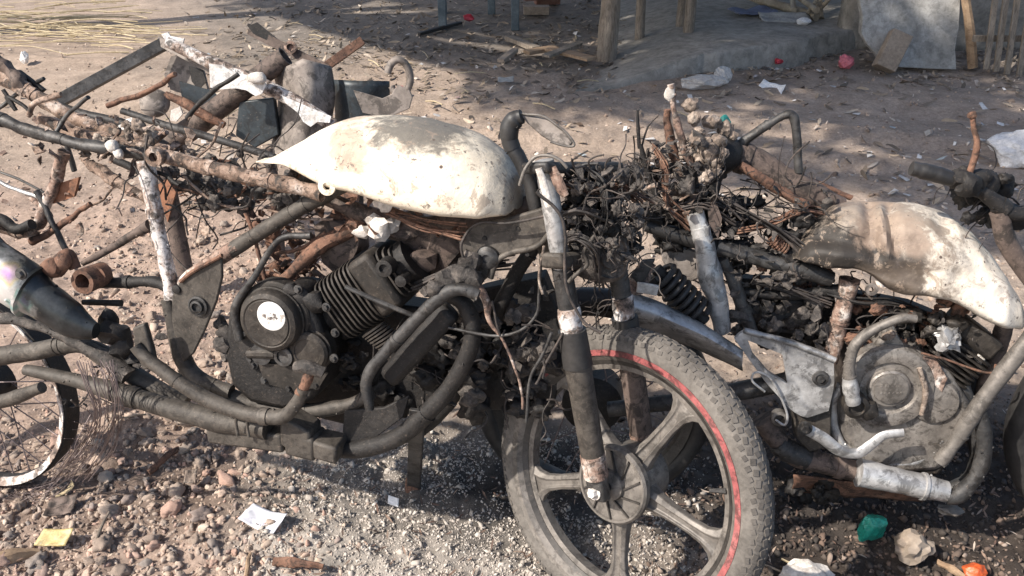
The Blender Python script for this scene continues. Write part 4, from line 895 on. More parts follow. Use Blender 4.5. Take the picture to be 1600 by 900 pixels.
    for k in range(nb):
        for (t, off, ln, wd) in ((.50, 0, .0068, .0055), (.63, .5, .0066, .0050), (.37, .5, .0066, .0050), (.75, 0, .0062, .0046), (.25, 0, .0062, .0046), (.86, .5, .0052, .0042), (.14, .5, .0052, .0042)):
            a = 2*math.pi*(k+off)/nb; b_ = math.pi*t; rad = W.U*math.cos(a)+W.V*math.sin(a); tan = -W.U*math.sin(a)+W.V*math.cos(a)
            nn = rad*math.sin(b_)+N*(-math.cos(b_)); lat = nn.cross(tan); c = wc+rad*(.271+.034*math.sin(b_))+N*(-.034*math.cos(b_))
            skew = .55*(1 if off else -1)
            X_ = (tan+lat*skew*.5).normalized()*ln; Y_ = (lat-tan*skew*.5).normalized()*wd
            mb.box(c+nn*.0001, X_*random.uniform(.8, 1.1), Y_*random.uniform(.8, 1.1), nn*random.uniform(.0010, .0019))
    mb.build('tread', 'tread', wh, kind='stuff', bevel=0)
    mb = MB(); mb.lathe(wc, N, [(.259, -.024), (.261, -.028), (.252, -.029), (.241, -.020), (.233, -.014), (.227, -.013), (.221, -.011), (.221, .011), (.227, .013), (.233, .014), (.241, .022), (.250, .031), (.2615, .0325), (.2615, .026), (.238, .012), (.238, -.012)], 96, closed=True, X=W.U)
    mb.build('rim', 'greyalu', wh, angle=30)
    mb = MB(); mb.lathe(wc, N, [(.2625, .0300), (.2625, .0345), (.2510, .0333), (.2510, .0250)], 90, closed=True, X=W.U, arc=(R(-82), R(146))); mb.jitter(.0006, 40).build('red_stripe', 'red', wh, label='scuffed red stripe along the rim edge')
    mb = MB(); mb.lathe(wc, N, [(.2405, .0205), (.2405, .0228), (.2315, .0152), (.2315, .0130)], 96, closed=True, X=W.U); mb.build('rim_groove', 'rimdark', wh)
    for k in range(5):
        a = ang0+2*math.pi*k/5; rad = W.U*math.cos(a)+W.V*math.sin(a); tan = -W.U*math.sin(a)+W.V*math.cos(a)
        mb = MB(); st = [(.05, .030, .024), (.075, .021, .020), (.11, .0165, .015), (.16, .0150, .012), (.190, .018, .0115), (.208, .027, .0115), (.2245, .048, .0118)]
        vs = []
        for (r_, hw_, ht) in st:
            for (sx, sz) in ((-1, -.55), (-.55, -1), (.55, -1), (1, -.55), (1, .55), (.5, 1), (.3, .62), (-.3, .62), (-.5, 1), (-1, .55)): vs.append(wc+rad*r_+tan*hw_*sx+N*ht*sz)
        n = 10; fs = [[i*n+j, i*n+(j+1) % n, (i+1)*n+(j+1) % n, (i+1)*n+j] for i in range(len(st)-1) for j in range(n)]+[list(range(n))[::-1], [(len(st)-1)*n+j for j in range(n)]]
        mb.add(vs, fs).build('spoke', 'greyalu', wh, angle=35, bevel=.0015)
    mb = MB(); mb.lathe(wc, N, [(.03, -.065), (.066, -.06), (.066, .025), (.078, .030), (.078, .042), (.074, .047), (.070, .047), (.068, .043), (.03, .043), (.028, .052), (.018, .056), (0, .056)], 48, X=W.U); mb.build('brake_drum', 'greyalu', wh, angle=30)
    mb = MB()
    for k in range(10):
        a = 2*math.pi*k/10+.2; rad = W.U*math.cos(a)+W.V*math.sin(a); tan = -W.U*math.sin(a)+W.V*math.cos(a); rad2 = (rad*math.cos(.35)+tan*math.sin(.35))
        mb.bar(wc+rad*.030+N*.045, wc+rad2*.068+N*.045, tan*.0016, N*.0035)
    mb.build('drum_rib', 'rimdark', wh, kind='stuff')
    mb = MB(); a = R(22); mb.tube([wc+(W.U*math.cos(a)+W.V*math.sin(a))*.226+N*.012, wc+(W.U*math.cos(a)+W.V*math.sin(a))*.196+N*.018], [.006, .0035], 8, smooth=0); mb.build('valve', 'sootsteel', wh)

    # fork legs: one each side of the wheel
    top = A.at(852, 262, .09); bot = wc+N*.085+W.U*(-.002)+W.V*.0
    dirn = (top-bot).normalized()
    for side in (1, -1):
        sh = Vector((0, 0, 0)) if side > 0 else -N*.17
        b0 = bot+sh; t0 = top+sh
        fk = thing_part('fork_leg', root, b0)
        q = lambda t: b0.lerp(t0, t)
        mb = MB(); mb.tube([q(.60), q(1.02)], .0165, 16, smooth=0, hollow=False); mb.jitter(.0006, 40); mb.build('stanchion', 'silver' if side > 0 else 'rustbrown', fk)
        mb = MB(); mb.tube([q(.60), q(.72)], [.0185, .0185], 16, smooth=4); mb.jitter(.0012, 60, 2); mb.build('burnt_sleeve', 'sootsteel', fk)
        mb = MB(); mb.tube([q(.53), q(.545), q(.565), q(.60)], .0205, 14, smooth=3); mb.jitter(.003, 45, 3); mb.build('paint_flake', 'peelwhite', fk)
        mb = MB(); mb.tube([q(.42), q(.53)], [.0275, .0255], 18, smooth=0); mb.build('gaiter', 'rubber', fk)
        mb = MB(); mb.tube([q(.07), q(.2), q(.43)], [.0225, .0235, .0245], 18, smooth=3); mb.jitter(.0008, 40); mb.build('slider', 'brown' if side > 0 else 'rustbrown', fk)
        mb = MB(); mb.tube([q(.05), q(.13)], [.0232, .0238], 16, smooth=3); mb.jitter(.0012, 60); mb.build('burn_mark', 'peel', fk)
        mb = MB(); mb.box(q(.028), dirn*.038, dirn.cross(N).normalized()*.019, N*.014); mb.build('axle_clamp', 'sootsteel', fk, bevel=.006)
        mb = MB(); bolt(mb, b0+N*.014*side, N*side, .0095, .012); mb.build('axle_nut', 'whiteash', fk)
    mb = MB(); mb.tube([wc-N*.11, wc+N*.10], .008, 10, smooth=0); mb.build('axle', 'sootsteel', root)
    ft = lambda t, n: bot.lerp(top, t)-N*n
    mb = MB(); mb.box(ft(1.0, .085), N*.115, dirn.cross(N).normalized()*.028, dirn*.010); mb.jitter(.002, 25).build('top_clamp', 'sootsteel', root, bevel=.006)
    mb = MB(); mb.box(ft(.74, .085), N*.115, dirn.cross(N).normalized()*.026, dirn*.014); mb.jitter(.002, 25).build('lower_clamp', 'brown', root, bevel=.006)
    # bright strip and ring of the burnt clock bracket
    tube('bracket_ring', [(812, 290), (820, 264), (836, 246), (856, 243), (874, 250), (886, 262)], 3.2, 'greyalu', .12)
    tube('bracket_stay', [(842, 262), (850, 290), (858, 322)], [6, 8, 8], 'whiteash', .125, flat=.4)
    tube('bracket_stay', [(862, 262), (872, 285), (884, 306)], [10, 12, 9], 'peel', .115, flat=.5)
    tube('handlebar', [(838, 330), (828, 285), (812, 250), (797, 222), (796, 200), (806, 186), (815, 182)], [13, 14, 15, 16, 17, 17, 14], 'rubber', .04)
    MB().plate(T([(812, 177), (836, 180), (862, 188), (880, 202), (897, 222), (890, 229), (868, 226), (846, 212), (826, 192)], .03), .006, A.N).jitter(.004, 30).build('mirror_shell', 'greysheet', root, bevel=.003)
    tube('mirror_rim', [(814, 178), (850, 183), (880, 203), (897, 224), (888, 229), (860, 222)], 2.6, 'greyalu', .038)
    # headlamp shell and burnt loom
    mb = MB(); mb.lathe(A.at(952, 405, .05), (A.N*.8+A.U*.6).normalized(), [(.055, -.06), (.052, -.02), (.045, .0), (.036, .006), (.034, .002), (.02, .002), (.018, .008), (0, .008)], 24); mb.jitter(.007, 18).build('headlamp_shell', 'meltgrey', root)
    tube('headlamp_stay', [(888, 440), (905, 425), (918, 412), (912, 392), (930, 368)], 4, 'brown', .1)
    lp = random_lumps(A, (885, 275, 1000, 390), 26, .008, .020, -.08, .06, 71); lp.build('burnt_loom', 'char', root, angle=75, kind='stuff')
    random_lumps(A, (880, 262, 1000, 390), 60, .004, .012, .0, .09, 72).build('slag', 'meltgrey', root, angle=75, kind='stuff')
    shreds(A, (880, 262, 1005, 410), 110, .005, .016, -.02, .1, 73).build('torn_flakes', 'meltgrey', root, kind='stuff')
    wires(A, (880, 262, 1000, 420), 150, .0008, .0030, -.06, .10, (.05, .18), 74, .15).build('wiring', 'wire', root, kind='stuff')
    wires(A, (900, 430, 970, 500), 14, .0010, .0026, -.12, -.02, (.08, .2), 75, .5).build('wiring', 'wire', root, kind='stuff')
    tube('cable', [(838, 300), (880, 345), (884, 440), (910, 500), (940, 520)], 3, 'wire', .13)
    tube('cable', [(885, 275), (910, 258), (935, 255)], [7, 4, 3], 'sootsteel', .05)
    for k, pts in enumerate([[(862, 345, .08), (900, 330, .09), (940, 340, .06), (985, 372, .0)], [(880, 285, .06), (920, 300, .05), (965, 292, .02), (1005, 318, -.02)], [(870, 390, .07), (900, 372, .1), (930, 392, .1), (938, 440, .05)], [(900, 262, .03), (935, 280, .06), (950, 330, .07), (930, 380, .05)], [(560, 470, .03), (640, 450, .03), (720, 420, .03), (800, 410, .0)], [(610, 330, .03), (660, 352, .05), (730, 366, .06)]]):
        bundle(A, pts, 9, .0045, .0022, 200+k).build('wire_bundle', ('wire', 'rust', 'wire', 'char', 'wire', 'rust')[k], root, kind='stuff')
    # engine-bay shadow made as black plates, with burnt lumps and loom
    MB().plate(T([(700, 470), (760, 450), (850, 430), (890, 520), (860, 620), (760, 640), (690, 610)], -.12), .02, A.N).jitter(.02, 9).build('bay_shade_plate', 'char', root, bevel=.004)
    MB().plate(T([(520, 520), (600, 470), (700, 480), (690, 620), (560, 660), (480, 640)], -.07), .03, A.N).jitter(.015, 10).build('engine_shade_plate', 'char', root, bevel=.006)
    random_lumps(A, (590, 520, 860, 640), 34, .010, .030, -.10, .0, 81).build('burnt_remains', 'char', root, angle=75, kind='stuff')
    wires(A, (560, 480, 880, 640), 40, .0012, .0035, -.08, .05, (.08, .25), 82, .3).build('wiring', 'wire', root, kind='stuff')
    wires(A, (240, 250, 560, 360), 34, .0014, .004, -.10, .03, (.08, .28), 83).build('wiring', 'wire', root, kind='stuff')
    shreds(A, (60, 180, 300, 250), 46, .006, .018, -.06, .07, 84).build('torn_flakes', 'peelrail', root, kind='stuff')
    random_lumps(A, (120, 195, 300, 255), 24, .006, .014, -.05, .05, 85).build('slag', 'melt', root, angle=75, kind='stuff')
    random_lumps(A, (300, 270, 500, 330), 26, .006, .018, -.08, -.01, 86).build('slag', 'meltgrey', root, angle=75, kind='stuff')
    shreds(A, (520, 300, 720, 370), 26, .006, .018, -.03, .06, 87).build('torn_flakes', 'rust', root, kind='stuff')
    mb = MB(); mb.lump(A.at(176, 228, .075), .013, .2, 2); mb.lump(A.at(186, 240, .075), .010, .3, 2); mb.build('ash_lump', 'whiteash', root, kind='stuff')
    mb = MB(); mb.lathe(A.at(242, 245, .085), A.N, [(.018, -.01), (.018, .006), (.009, .006), (.009, -.01)], 18, closed=True); mb.build('lug', 'peelrail', root)
    tube('damper_rod', [(128, 250), (150, 262), (180, 282), (210, 300), (236, 312)], [6, 12, 12, 9, 12], 'peelrail', .02, jit=.003)
    tube('tail_bracket', [(100, 238), (88, 280), (72, 320), (58, 355), (30, 362), (-20, 345)], [12, 11, 11, 12, 13, 14], 'peel', .03, jit=.003)
    MB().plate(T([(88, 288), (124, 276), (118, 308), (84, 318)], .02), .004, A.N).jitter(.003, 30).build('tail_plate', 'orange', root)
    tube('tail_stay', [(142, 318), (110, 340), (80, 362), (50, 378)], [5, 6, 7, 8], 'rust', .03, jit=.003)
    tube('tail_stay', [(-40, 255), (40, 285), (100, 322)], 2.5, 'sootsteel', .02); tube('tail_stay', [(-40, 262), (10, 290), (60, 308)], 4, 'silver', .02)
    tube('tail_hoop', [(-60, 330), (0, 342), (25, 358), (50, 350)], 10, 'char', .06)
    tube('tail_post', [(-10, 90), (10, 108), (30, 128), (40, 140)], [16, 18, 16, 10], 'rustbrown', -.10, jit=.006)
    MB().plate(T([(30, 108), (58, 130), (72, 140), (60, 150), (36, 142)], -.12), .006, A.N).jitter(.003, 30).build('tail_bracket', 'char', root, bevel=.002)
    tube('tail_wire', [(5, 140), (18, 160), (24, 172), (10, 150), (40, 168), (50, 180)], 4, 'char', -.06)
    # loose burnt rods, scale and lumps caught in the frame
    rr = random.Random(321)
    for k in range(26):
        x0, y0 = (rr.uniform(-20, 320), rr.uniform(165, 340)) if k < 16 else (rr.uniform(380, 560), rr.uniform(310, 430))
        L = rr.uniform(40, 130); an = rr.choice((.35, .45, -.5, 1.2, -.9))+rr.gauss(0, .15); w = rr.uniform(-.12, .05)
        tube('bent_rod', [(x0, y0, w), (x0+L*.5*math.cos(an)+rr.gauss(0, 5), y0+L*.5*math.sin(an)+rr.gauss(0, 5), w+rr.uniform(-.02, .02)), (x0+L*math.cos(an), y0+L*math.sin(an), w)], rr.uniform(1.8, 5.5), rr.choice(('rust', 'peelrail', 'char', 'sootsteel', 'peel')), jit=.002)
    random_lumps(A, (400, 330, 560, 440), 40, .006, .018, -.13, -.03, 322).build('slag', 'rust', root, angle=75, kind='stuff')
    shreds(A, (380, 310, 560, 440), 46, .006, .020, -.13, -.02, 323).build('torn_flakes', 'rust', root, kind='stuff')
    shreds(A, (380, 320, 560, 440), 20, .005, .014, -.12, -.02, 324).build('torn_flakes', 'melt', root, kind='stuff')
    random_lumps(A, (700, 470, 850, 620), 40, .008, .026, -.10, .02, 325).build('burnt_remains', 'meltgrey', root, angle=75, kind='stuff')
    shreds(A, (690, 450, 860, 640), 50, .006, .020, -.08, .05, 326).build('torn_flakes', 'meltgrey', root, kind='stuff')
    shreds(A, (-20, 170, 260, 360), 60, .005, .016, -.10, .06, 327).build('torn_flakes', 'peel', root, kind='stuff')
    shreds(A, (100, 505, 260, 640), 26, .005, .016, .0, .10, 328).build('torn_flakes', 'meltgrey', root, kind='stuff')
    # folded stand under the engine
    a_, b_ = A.at(652, 640, .08), G(646, 762, .012)
    mb = MB(); mb.bar(a_, b_, A.U*.016, A.N*.006); mb.jitter(.002, 20).build('side_stand', 'sootsteel', root, bevel=.002)
    mb = MB(); mb.tube([b_+Vector((0, .0, .03)), b_+Vector((.0, -.01, -.004))], [.017, .02], 8, smooth=0, flat=.6); mb.jitter(.004, 40).build('stand_foot', 'rust', root)
def thing_part(name, parent, loc):
    o = bpy.data.objects.new(name, None); col.objects.link(o); o.parent = parent; o.empty_display_size = .05
    o.location = Vector(loc)-WORLD[parent.name]; WORLD[o.name] = Vector(loc); return o
build_bike_a()

# ------------------------------------------------------------ right motorcycle
def build_bike_b():
    root = thing('burnt_motorcycle', (0.8, 1.55, 0), 'burnt motorcycle on the right with a crumpled rust scorched cream tank', 'motorcycle', 'burnt motorcycles')
    T = lambda lst, w=None: [B.at(p[0], p[1], p[2] if len(p) > 2 else (w or 0)) for p in lst]
    rp = lambda pix, px, py: B.r(pix, px, py)
    def tube(name, pts, pix, mat, w=0.0, seg=12, parent=root, jit=.0012, smooth=6, seed=0, flat=1.0, hollow=False):
        mid = pts[len(pts)//2]; r_ = [rp(q, mid[0], mid[1]) for q in pix] if isinstance(pix, (list, tuple)) else rp(pix, mid[0], mid[1])
        return rough_tube(T(pts, w), r_, .92, seg, smooth, flat, hollow, jit, seed+int(mid[0])).build(name, mat, parent)
    up = [(1236, 396), (1248, 372), (1272, 343), (1308, 323), (1350, 315), (1400, 317), (1440, 323), (1482, 335), (1520, 363), (1556, 402), (1580, 436), (1594, 468), (1600, 498)]
    lo = [(1236, 400), (1255, 412), (1290, 426), (1330, 431), (1360, 444), (1390, 461), (1430, 471), (1480, 481), (1520, 498), (1560, 514), (1585, 518), (1596, 512), (1600, 502)]
    hw = [(0, .05), (.06, .085), (.2, .11), (.45, .125), (.7, .13), (.88, .12), (.96, .09), (1, .05)]
    mb = tank_mesh(B, up, lo, hw, 110, 90, .012, 7, mid=.3, ntop=2.2, creases=[(1358, 318, 1372, 400, 11, .014), (1390, 322, 1402, 392, 9, .012), (1374, 330, 1386, 400, 8, -.007), (1290, 365, 1350, 378, 20, .022), (1290, 395, 1345, 405, 9, -.006), (1420, 425, 1450, 440, 14, .010), (1470, 345, 1530, 420, 12, .008), (1410, 380, 1470, 372, 14, .007), (1500, 440, 1560, 470, 18, .008), (1340, 418, 1400, 440, 10, .006)])
    tm = tank_material('rust_scorched_tank', (0.85, 0.79, 0.69), (0.78, 0.68, 0.56), (0.34, 0.30, 0.26), (0.30, 0.75, 0.80), 0.30, 44,
                       [((-0.14, -.02, .03), (3.4, .7, 4.0), (.20, .155, .12), .85), ((-0.13, -.05, .045), (6, .7, 12), (.020, .017, .015), .95), ((-.05, -.1, -.01), (9, .7, 11), (.125, .095, .072), .75), ((-0.23, -.08, -.035), (13, .7, 24), (.40, .29, .215), .8), ((-.06, -.05, .095), (11, .7, 24), (.34, .25, .19), .6), ((.20, 0, .03), (9, .8, 12), (.66, .60, .53), .5)])
    tank = mb.build('fuel_tank', tm, root)
    mb = MB(); mb.lathe(B.at(1362, 452, .11), B.N, [(.0125, -.003), (.0125, .003), (.006, .003), (.006, -.003)], 18, closed=True); mb.build('mounting_tab', 'greysheet', tank)
    # frame
    tube('frame_rail', [(1120, 385), (1180, 402), (1240, 418), (1300, 436)], [13, 14, 14, 13], 'sootsteel', .03)
    tube('frame_rail', [(1010, 352), (1060, 368), (1110, 384), (1140, 392)], [11, 13, 13, 11], 'rubber', .02)
    tube('frame_post', [(1328, 436), (1318, 480), (1306, 525), (1296, 565)], [16, 15, 15, 14], 'peel', .03, jit=.002)
    tube('frame_tube', [(1150, 455), (1220, 462), (1290, 455), (1330, 448)], [6, 8, 9, 9], 'char', .02)
    tube('rear_frame_tube', [(1136, 236), (1180, 256), (1240, 290), (1312, 326)], [26, 27, 25, 20], 'rustbrown', -.06, jit=.004)
    tube('rear_frame_tube', [(1158, 258), (1210, 292), (1262, 322)], [8, 9, 8], 'rust', .0, jit=.003)
    tube('rear_frame_tube', [(1155, 234), (1240, 270), (1330, 310)], [5, 5, 5], 'rust', -.09, jit=.003)
    tube('rack_bar', [(1128, 250), (1158, 224), (1195, 198), (1226, 180), (1238, 181), (1243, 196), (1246, 232), (1248, 270)], [9, 8, 8, 7.5, 8, 7.5, 7.5, 7.5], 'sootsteel', -.05, jit=.0015)
    mb = MB(); mb.tube(T([(1110, 238, -.02), (1130, 242, -.03), (1150, 236, -.05)]), [.036, .04, .024], 12); mb.jitter(.006, 20).build('tail_lamp_base', 'char', root)
    tube('tail_stay', [(1120, 262), (1112, 300), (1106, 345)], [15, 13, 12], 'char', .0)
    # shock absorbers
    tube('shock_body', [(1086, 332), (1098, 372), (1108, 420), (1118, 462), (1130, 520)], [14, 16, 18, 20, 13], 'silver', .05, jit=.004)
    tube('shock_rod', [(1130, 405), (1150, 450), (1168, 500), (1178, 522)], [9, 11, 11, 9], 'sootsteel', .04)
    mb = MB(); a_, b_ = B.at(1030, 425, .07), B.at(1092, 492, .07); ax = (b_-a_).normalized(); X, Y = perp(ax); L = (b_-a_).length
    mb.tube([a_+ax*L*i/90+(X*math.cos(i*.55)+Y*math.sin(i*.55))*.030 for i in range(91)], .0062, 8, smooth=0); mb.build('shock_spring', 'rubber', root)
    mb = MB(); mb.tube([a_-ax*.01, b_+ax*.02], .013, 10, smooth=0); mb.build('shock_core', 'char', root)
    mb = MB(); a_, b_ = B.at(1205, 372, .03), B.at(1228, 392, .03); ax = (b_-a_).normalized(); X, Y = perp(ax); L = (b_-a_).length
    mb.tube([a_+ax*L*i/50+(X*math.cos(i*.8)+Y*math.sin(i*.8))*.012 for i in range(51)], .0025, 6, smooth=0); mb.build('seat_spring', 'rust', root)
    tube('mounting_arm', [(962, 462), (985, 458), (1002, 432), (1016, 410)], [12, 17, 16, 10], 'peel', .10, jit=.004, flat=.5)
    MB().plate(T([(985, 430), (1004, 406), (1024, 404), (1012, 430), (1000, 446)], .115), .005, B.N).build('bracket', 'sootsteel', root, bevel=.002)
    MB().plate(T([(996, 440), (1030, 446), (1026, 462), (994, 456)], .12), .004, B.N).build('bracket', 'whiteash', root, bevel=.002)
    MB().plate(T([(1030, 378), (1092, 392), (1094, 430), (1074, 440), (1046, 424), (1034, 404)], -.02), .01, B.N).jitter(.005, 14).build('side_panel', 'greysheet', root, bevel=.003)
    MB().plate(T([(1106, 330), (1116, 308), (1128, 340), (1122, 372), (1108, 352)], .05), .004, B.N).build('bracket', 'rustbrown', root)
    # bright mudguard over the near tyre
    def guard(u, v):
        px = 968+u*192; py = 462+u*92+10*math.sin(u*3.1)*-1; q = B.at(px, py+(v-.2)*(62-30*u), .10+.05*math.sin(v*math.pi)-.04*v); return q
    MB().grid(guard, 26, 10).jitter(.0015, 16).build('mudguard', 'silver', root, solid=.003)
    # swingarm/rear-set plate with its window
    outer = [(1147, 528), (1162, 514), (1200, 524), (1236, 531), (1302, 556), (1303, 600), (1294, 640), (1258, 652), (1236, 640), (1196, 596)]
    inner = [(1168, 530), (1222, 552), (1230, 598), (1200, 580), (1176, 552)]
    def ringplate(o_, i_, w, t):
        mb = MB(); n = 40
        def res(pl):
            P_ = [Vector((a, b, 0)) for a, b in pl]+[Vector((pl[0][0], pl[0][1], 0))]; D = [0]
            for k in range(len(P_)-1): D.append(D[-1]+(P_[k+1]-P_[k]).length)
            out = []
            for k in range(n):
                d = D[-1]*k/n; j = max(i for i in range(len(D)-1) if D[i] <= d); f = (d-D[j])/(D[j+1]-D[j]); q = P_[j].lerp(P_[j+1], f); out.append((q.x, q.y))
            return out
        O_, I_ = res(o_), res(i_); vs = []
        for s in (1, -1): vs += [B.at(x, y, w)+B.N*t*s for x, y in O_]+[B.at(x, y, w)+B.N*t*s for x, y in I_]
        fs = []
        for k in range(n):
            l = (k+1) % n; fs += [[k, l, n+l, n+k], [2*n+k, 3*n+k, 3*n+l, 2*n+l], [k, 2*n+k, 2*n+l, l], [n+k, n+l, 3*n+l, 3*n+k]]
        return mb.add(vs, fs)
    g = ringplate(outer, inner, .10, .006).build('footrest_plate', 'silver', root, bevel=.002)
    mb = MB(); mb.lathe(B.at(1282, 591, .108), B.N, [(.017, 0), (.016, .004), (.011, .005), (.010, .002), (.007, .002), (.007, .008), (0, .008)], 20); mb.build('pivot_bolt', 'sootsteel', g)
    tube('plate_edge', [(1162, 516), (1230, 534), (1305, 562)], 5, 'silver', .11)
    MB().plate(T([(1234, 610), (1298, 600), (1296, 690), (1262, 700), (1240, 676)], .07), .02, B.N).jitter(.003, 20).build('engine_bracket', 'brown', root, bevel=.004)
    mb = MB(); mb.tube(T([(1256, 668, .13), (1285, 684, .13), (1312, 704, .13), (1340, 708, .13), (1362, 694, .13), (1382, 680, .13), (1412, 676, .13)]), [.013, .0135, .013, .0125, .0115, .010, .0095], 12, flat=.55, side=B.N); mb.build('brake_pedal', 'silver', root)
    mb = MB(); bolt(mb, B.at(1258, 669, .14), B.N, .010, .009); mb.build('pedal_bolt', 'sootsteel', root)
    tube('wire_loop', [(1195, 612), (1176, 596), (1177, 584), (1188, 582), (1204, 592), (1218, 616), (1230, 648), (1226, 664), (1212, 656)], 2, 'silver', .115, seg=7, jit=0)
    MB().lathe(B.at(1218, 655, .10), B.N, [(.016, -.02), (.017, .0), (.011, .002), (.010, -.015), (0, -.015)], 16).build('peg_socket', 'greyalu', root)
    # airbox half disc
    mb = MB(); poly = [(1190+0, 512)]+[(1242-48*math.cos(a), 512-46*math.sin(a)) for a in np.linspace(.15, 2.7, 14)]+[(1280, 505), (1240, 520)]
    mb.plate(T(poly, -.02), .012, B.N).jitter(.003, 18).build('airbox', 'sootsteel', root, bevel=.004)
    # engine
    en = thing_part('engine', root, B.at(1395, 620, .0))
    MB().plate(T([(1312, 560), (1350, 528), (1420, 528), (1470, 560), (1500, 610), (1492, 670), (1450, 712), (1390, 716), (1330, 700), (1302, 650)], .0), .07, B.N).jitter(.003, 18).build('crankcase', 'enginegrey', en, bevel=.014)
    ring = lambda px, py, w, prof, name, mat, seg=36: MB().lathe(B.at(px, py, w), B.N, prof, seg).jitter(.0007, 30).build(name, mat, en, angle=30)
    ring(1386, 602, .07, [(.094, -.02), (.094, .006), (.089, .014), (.072, .018), (.060, .016), (.056, .010), (.044, .010), (.042, .018), (.038, .021), (0, .021)], 'clutch_cover', 'enginegrey', 48)
    ring(1392, 608, .0925, [(.034, -.003), (.034, .002), (.031, .003), (0, .003)], 'badge', 'greyalu', 30)
    mb = MB(); rr = random.Random(5)
    for row in range(2):
        for k in range(6): c = B.at(1377+k*6+rr.uniform(-1, 1), 603+row*11, .0955); mb.box(c, B.U*rr.uniform(.0012, .0024), B.V*rr.uniform(.002, .0034), B.N*.0008)
    mb.build('embossed_mark', 'enginegrey', en, kind='stuff')
    ring(1458, 624, .06, [(.052, -.03), (.052, .008), (.046, .018), (.02, .022), (0, .022)], 'generator_cover', 'enginegrey')
    tube('cover_band', [(1436, 575), (1446, 610), (1440, 648)], [4, 5, 4], 'melt', .095, parent=en)
    MB().plate(T([(1378, 500), (1392, 497), (1400, 520), (1412, 536), (1362, 536), (1374, 520)], .05), .02, B.N).jitter(.002, 20).build('filler_neck', 'enginegrey', en, bevel=.006)
    lumps(B, [(1390, 524, .075, .010), (1384, 526, .08, .008), (1394, 520, .08, .008)], 12).build('ash_lump', 'melt', en, kind='stuff')
    tube('case_rim', [(1314, 600), (1300, 640), (1312, 690), (1350, 716), (1420, 722), (1462, 700), (1484, 664)], [7, 8, 8, 8, 8, 7, 6], 'silver', .06, parent=en)
    MB().plate(T([(1318, 690), (1470, 700), (1455, 722), (1380, 730), (1330, 718)], .0), .06, B.N).jitter(.003, 20).build('sump', 'engine', en, bevel=.01)
    tube('kick_lever', [(1432, 498), (1410, 497), (1380, 508), (1350, 525), (1332, 548), (1327, 580), (1330, 612)], [7, 7, 7.5, 8.5, 9, 9, 11], 'greyalu', .12, parent=en)
    tube('kick_joint', [(1327, 590), (1330, 612), (1334, 630)], [12, 13, 11], 'silver', .12, parent=en)
    mb = MB(); mb.lathe(B.at(1337, 634, .11), B.N, [(.026, -.02), (.026, .008), (.017, .012), (.014, .006), (0, .006)], 20); mb.lump(B.at(1356, 640, .10), .022, .3, 2); mb.build('kick_boss', 'engine', en)
    base = B.at(1440, 585, .0); tip = B.at(1510, 500, .0); ax = (tip-base).normalized()
    base2 = B.at(1455, 580, .0); ax = (B.at(1520, 545, .0)-base2).normalized(); ax = (ax+B.V*.55).normalized()
    MB().tube([base2-ax*.03, base2+ax*.13], .044, 16, smooth=0).build('cylinder', 'char', en)
    fins(B, base2, ax, 9, .0108, .062, .062, .0021, en, 'engine')
    MB().box(base2+ax*.115, ax*.022, ax.cross(B.N).normalized()*.05, B.N*.05).jitter(.004, 25).build('cylinder_head', 'engine', en, bevel=.01)
    MB().lump(B.at(1482, 528, .07), .022, .7, 3, None, 3).build('melted_fitting', 'silver', en)
    random_lumps(B, (1400, 490, 1520, 560), 22, .008, .022, -.04, .05, 21).build('burnt_remains', 'engine', en, angle=75, kind='stuff')
    MB().plate(T([(1440, 556), (1462, 560), (1480, 590), (1470, 612), (1450, 590)], .075), .006, B.N).jitter(.002, 30).build('case_rib', 'peel', en, bevel=.002)
    tube('spark_lead', [(1440, 552), (1480, 562), (1530, 580), (1552, 582), (1556, 570)], 2, 'rust', .09, parent=en)
    # front frame, crash guard and exhaust
    tube('down_tube', [(1570, 505), (1558, 550), (1540, 605), (1525, 650), (1510, 690)], [14, 15, 14, 13, 12], 'rustbrown', .0)
    lumps(B, [(1538, 536, .03, .012), (1530, 556, .03, .013), (1534, 546, .03, .01), (1532, 562, .035, .008)], 26).build('ash_lump', 'whiteash', root, kind='stuff')
    tube('crash_bar', [(1640, 480), (1606, 532), (1560, 592), (1520, 648), (1490, 694), (1468, 722)], [13, 13, 13, 12.5, 12, 11], 'greyalu', .12)
    tube('crash_bar', [(1532, 640), (1538, 690), (1530, 735), (1500, 772), (1478, 778)], [11, 12, 12, 13, 12], 'sootsteel', .12)
    tube('exhaust_pipe', [(1190, 655), (1214, 686), (1236, 708), (1280, 722), (1345, 738), (1420, 755)], [17, 18, 18, 18, 19, 18], 'rustbrown', .08)
    tube('exhaust_pipe', [(1215, 690), (1228, 702), (1262, 718)], [19, 19.5, 19.5], 'sootsteel', .082)
    tube('exhaust_pipe', [(1470, 770), (1510, 756), (1530, 720), (1520, 660), (1500, 600)], [15, 16, 16, 15, 14], 'sootsteel', .03)
    tube('heat_shield', [(1341, 738), (1380, 746), (1430, 757), (1478, 768)], [22, 21, 20, 18], 'silver', .11, seg=20, jit=.0008)
    mb = MB(); mb.grid(lambda u, v: B.at(1240+u*200, 742+u*26+v*26*(1-u*.35), .06-.05*v+.012*math.sin(u*14+v*3)), 30, 6); mb.jitter(.006, 16).build('torn_underplate', 'rust', root, solid=.003)
    MB().lump(B.at(1485, 797, .05), .02, .4, 2, (1.3, 1, .5), 2).build('bracket_stub', 'greyalu', root)
    random_lumps(B, (1225, 730, 1340, 775), 14, .01, .024, -.06, .04, 24).build('burnt_remains', 'char', root, angle=75, kind='stuff')
    # charred seat bay: slag, flakes and loom
    random_lumps(B, (1130, 315, 1290, 420), 30, .008, .024, -.10, .03, 31).build('burnt_loom', 'char', root, angle=75, kind='stuff')
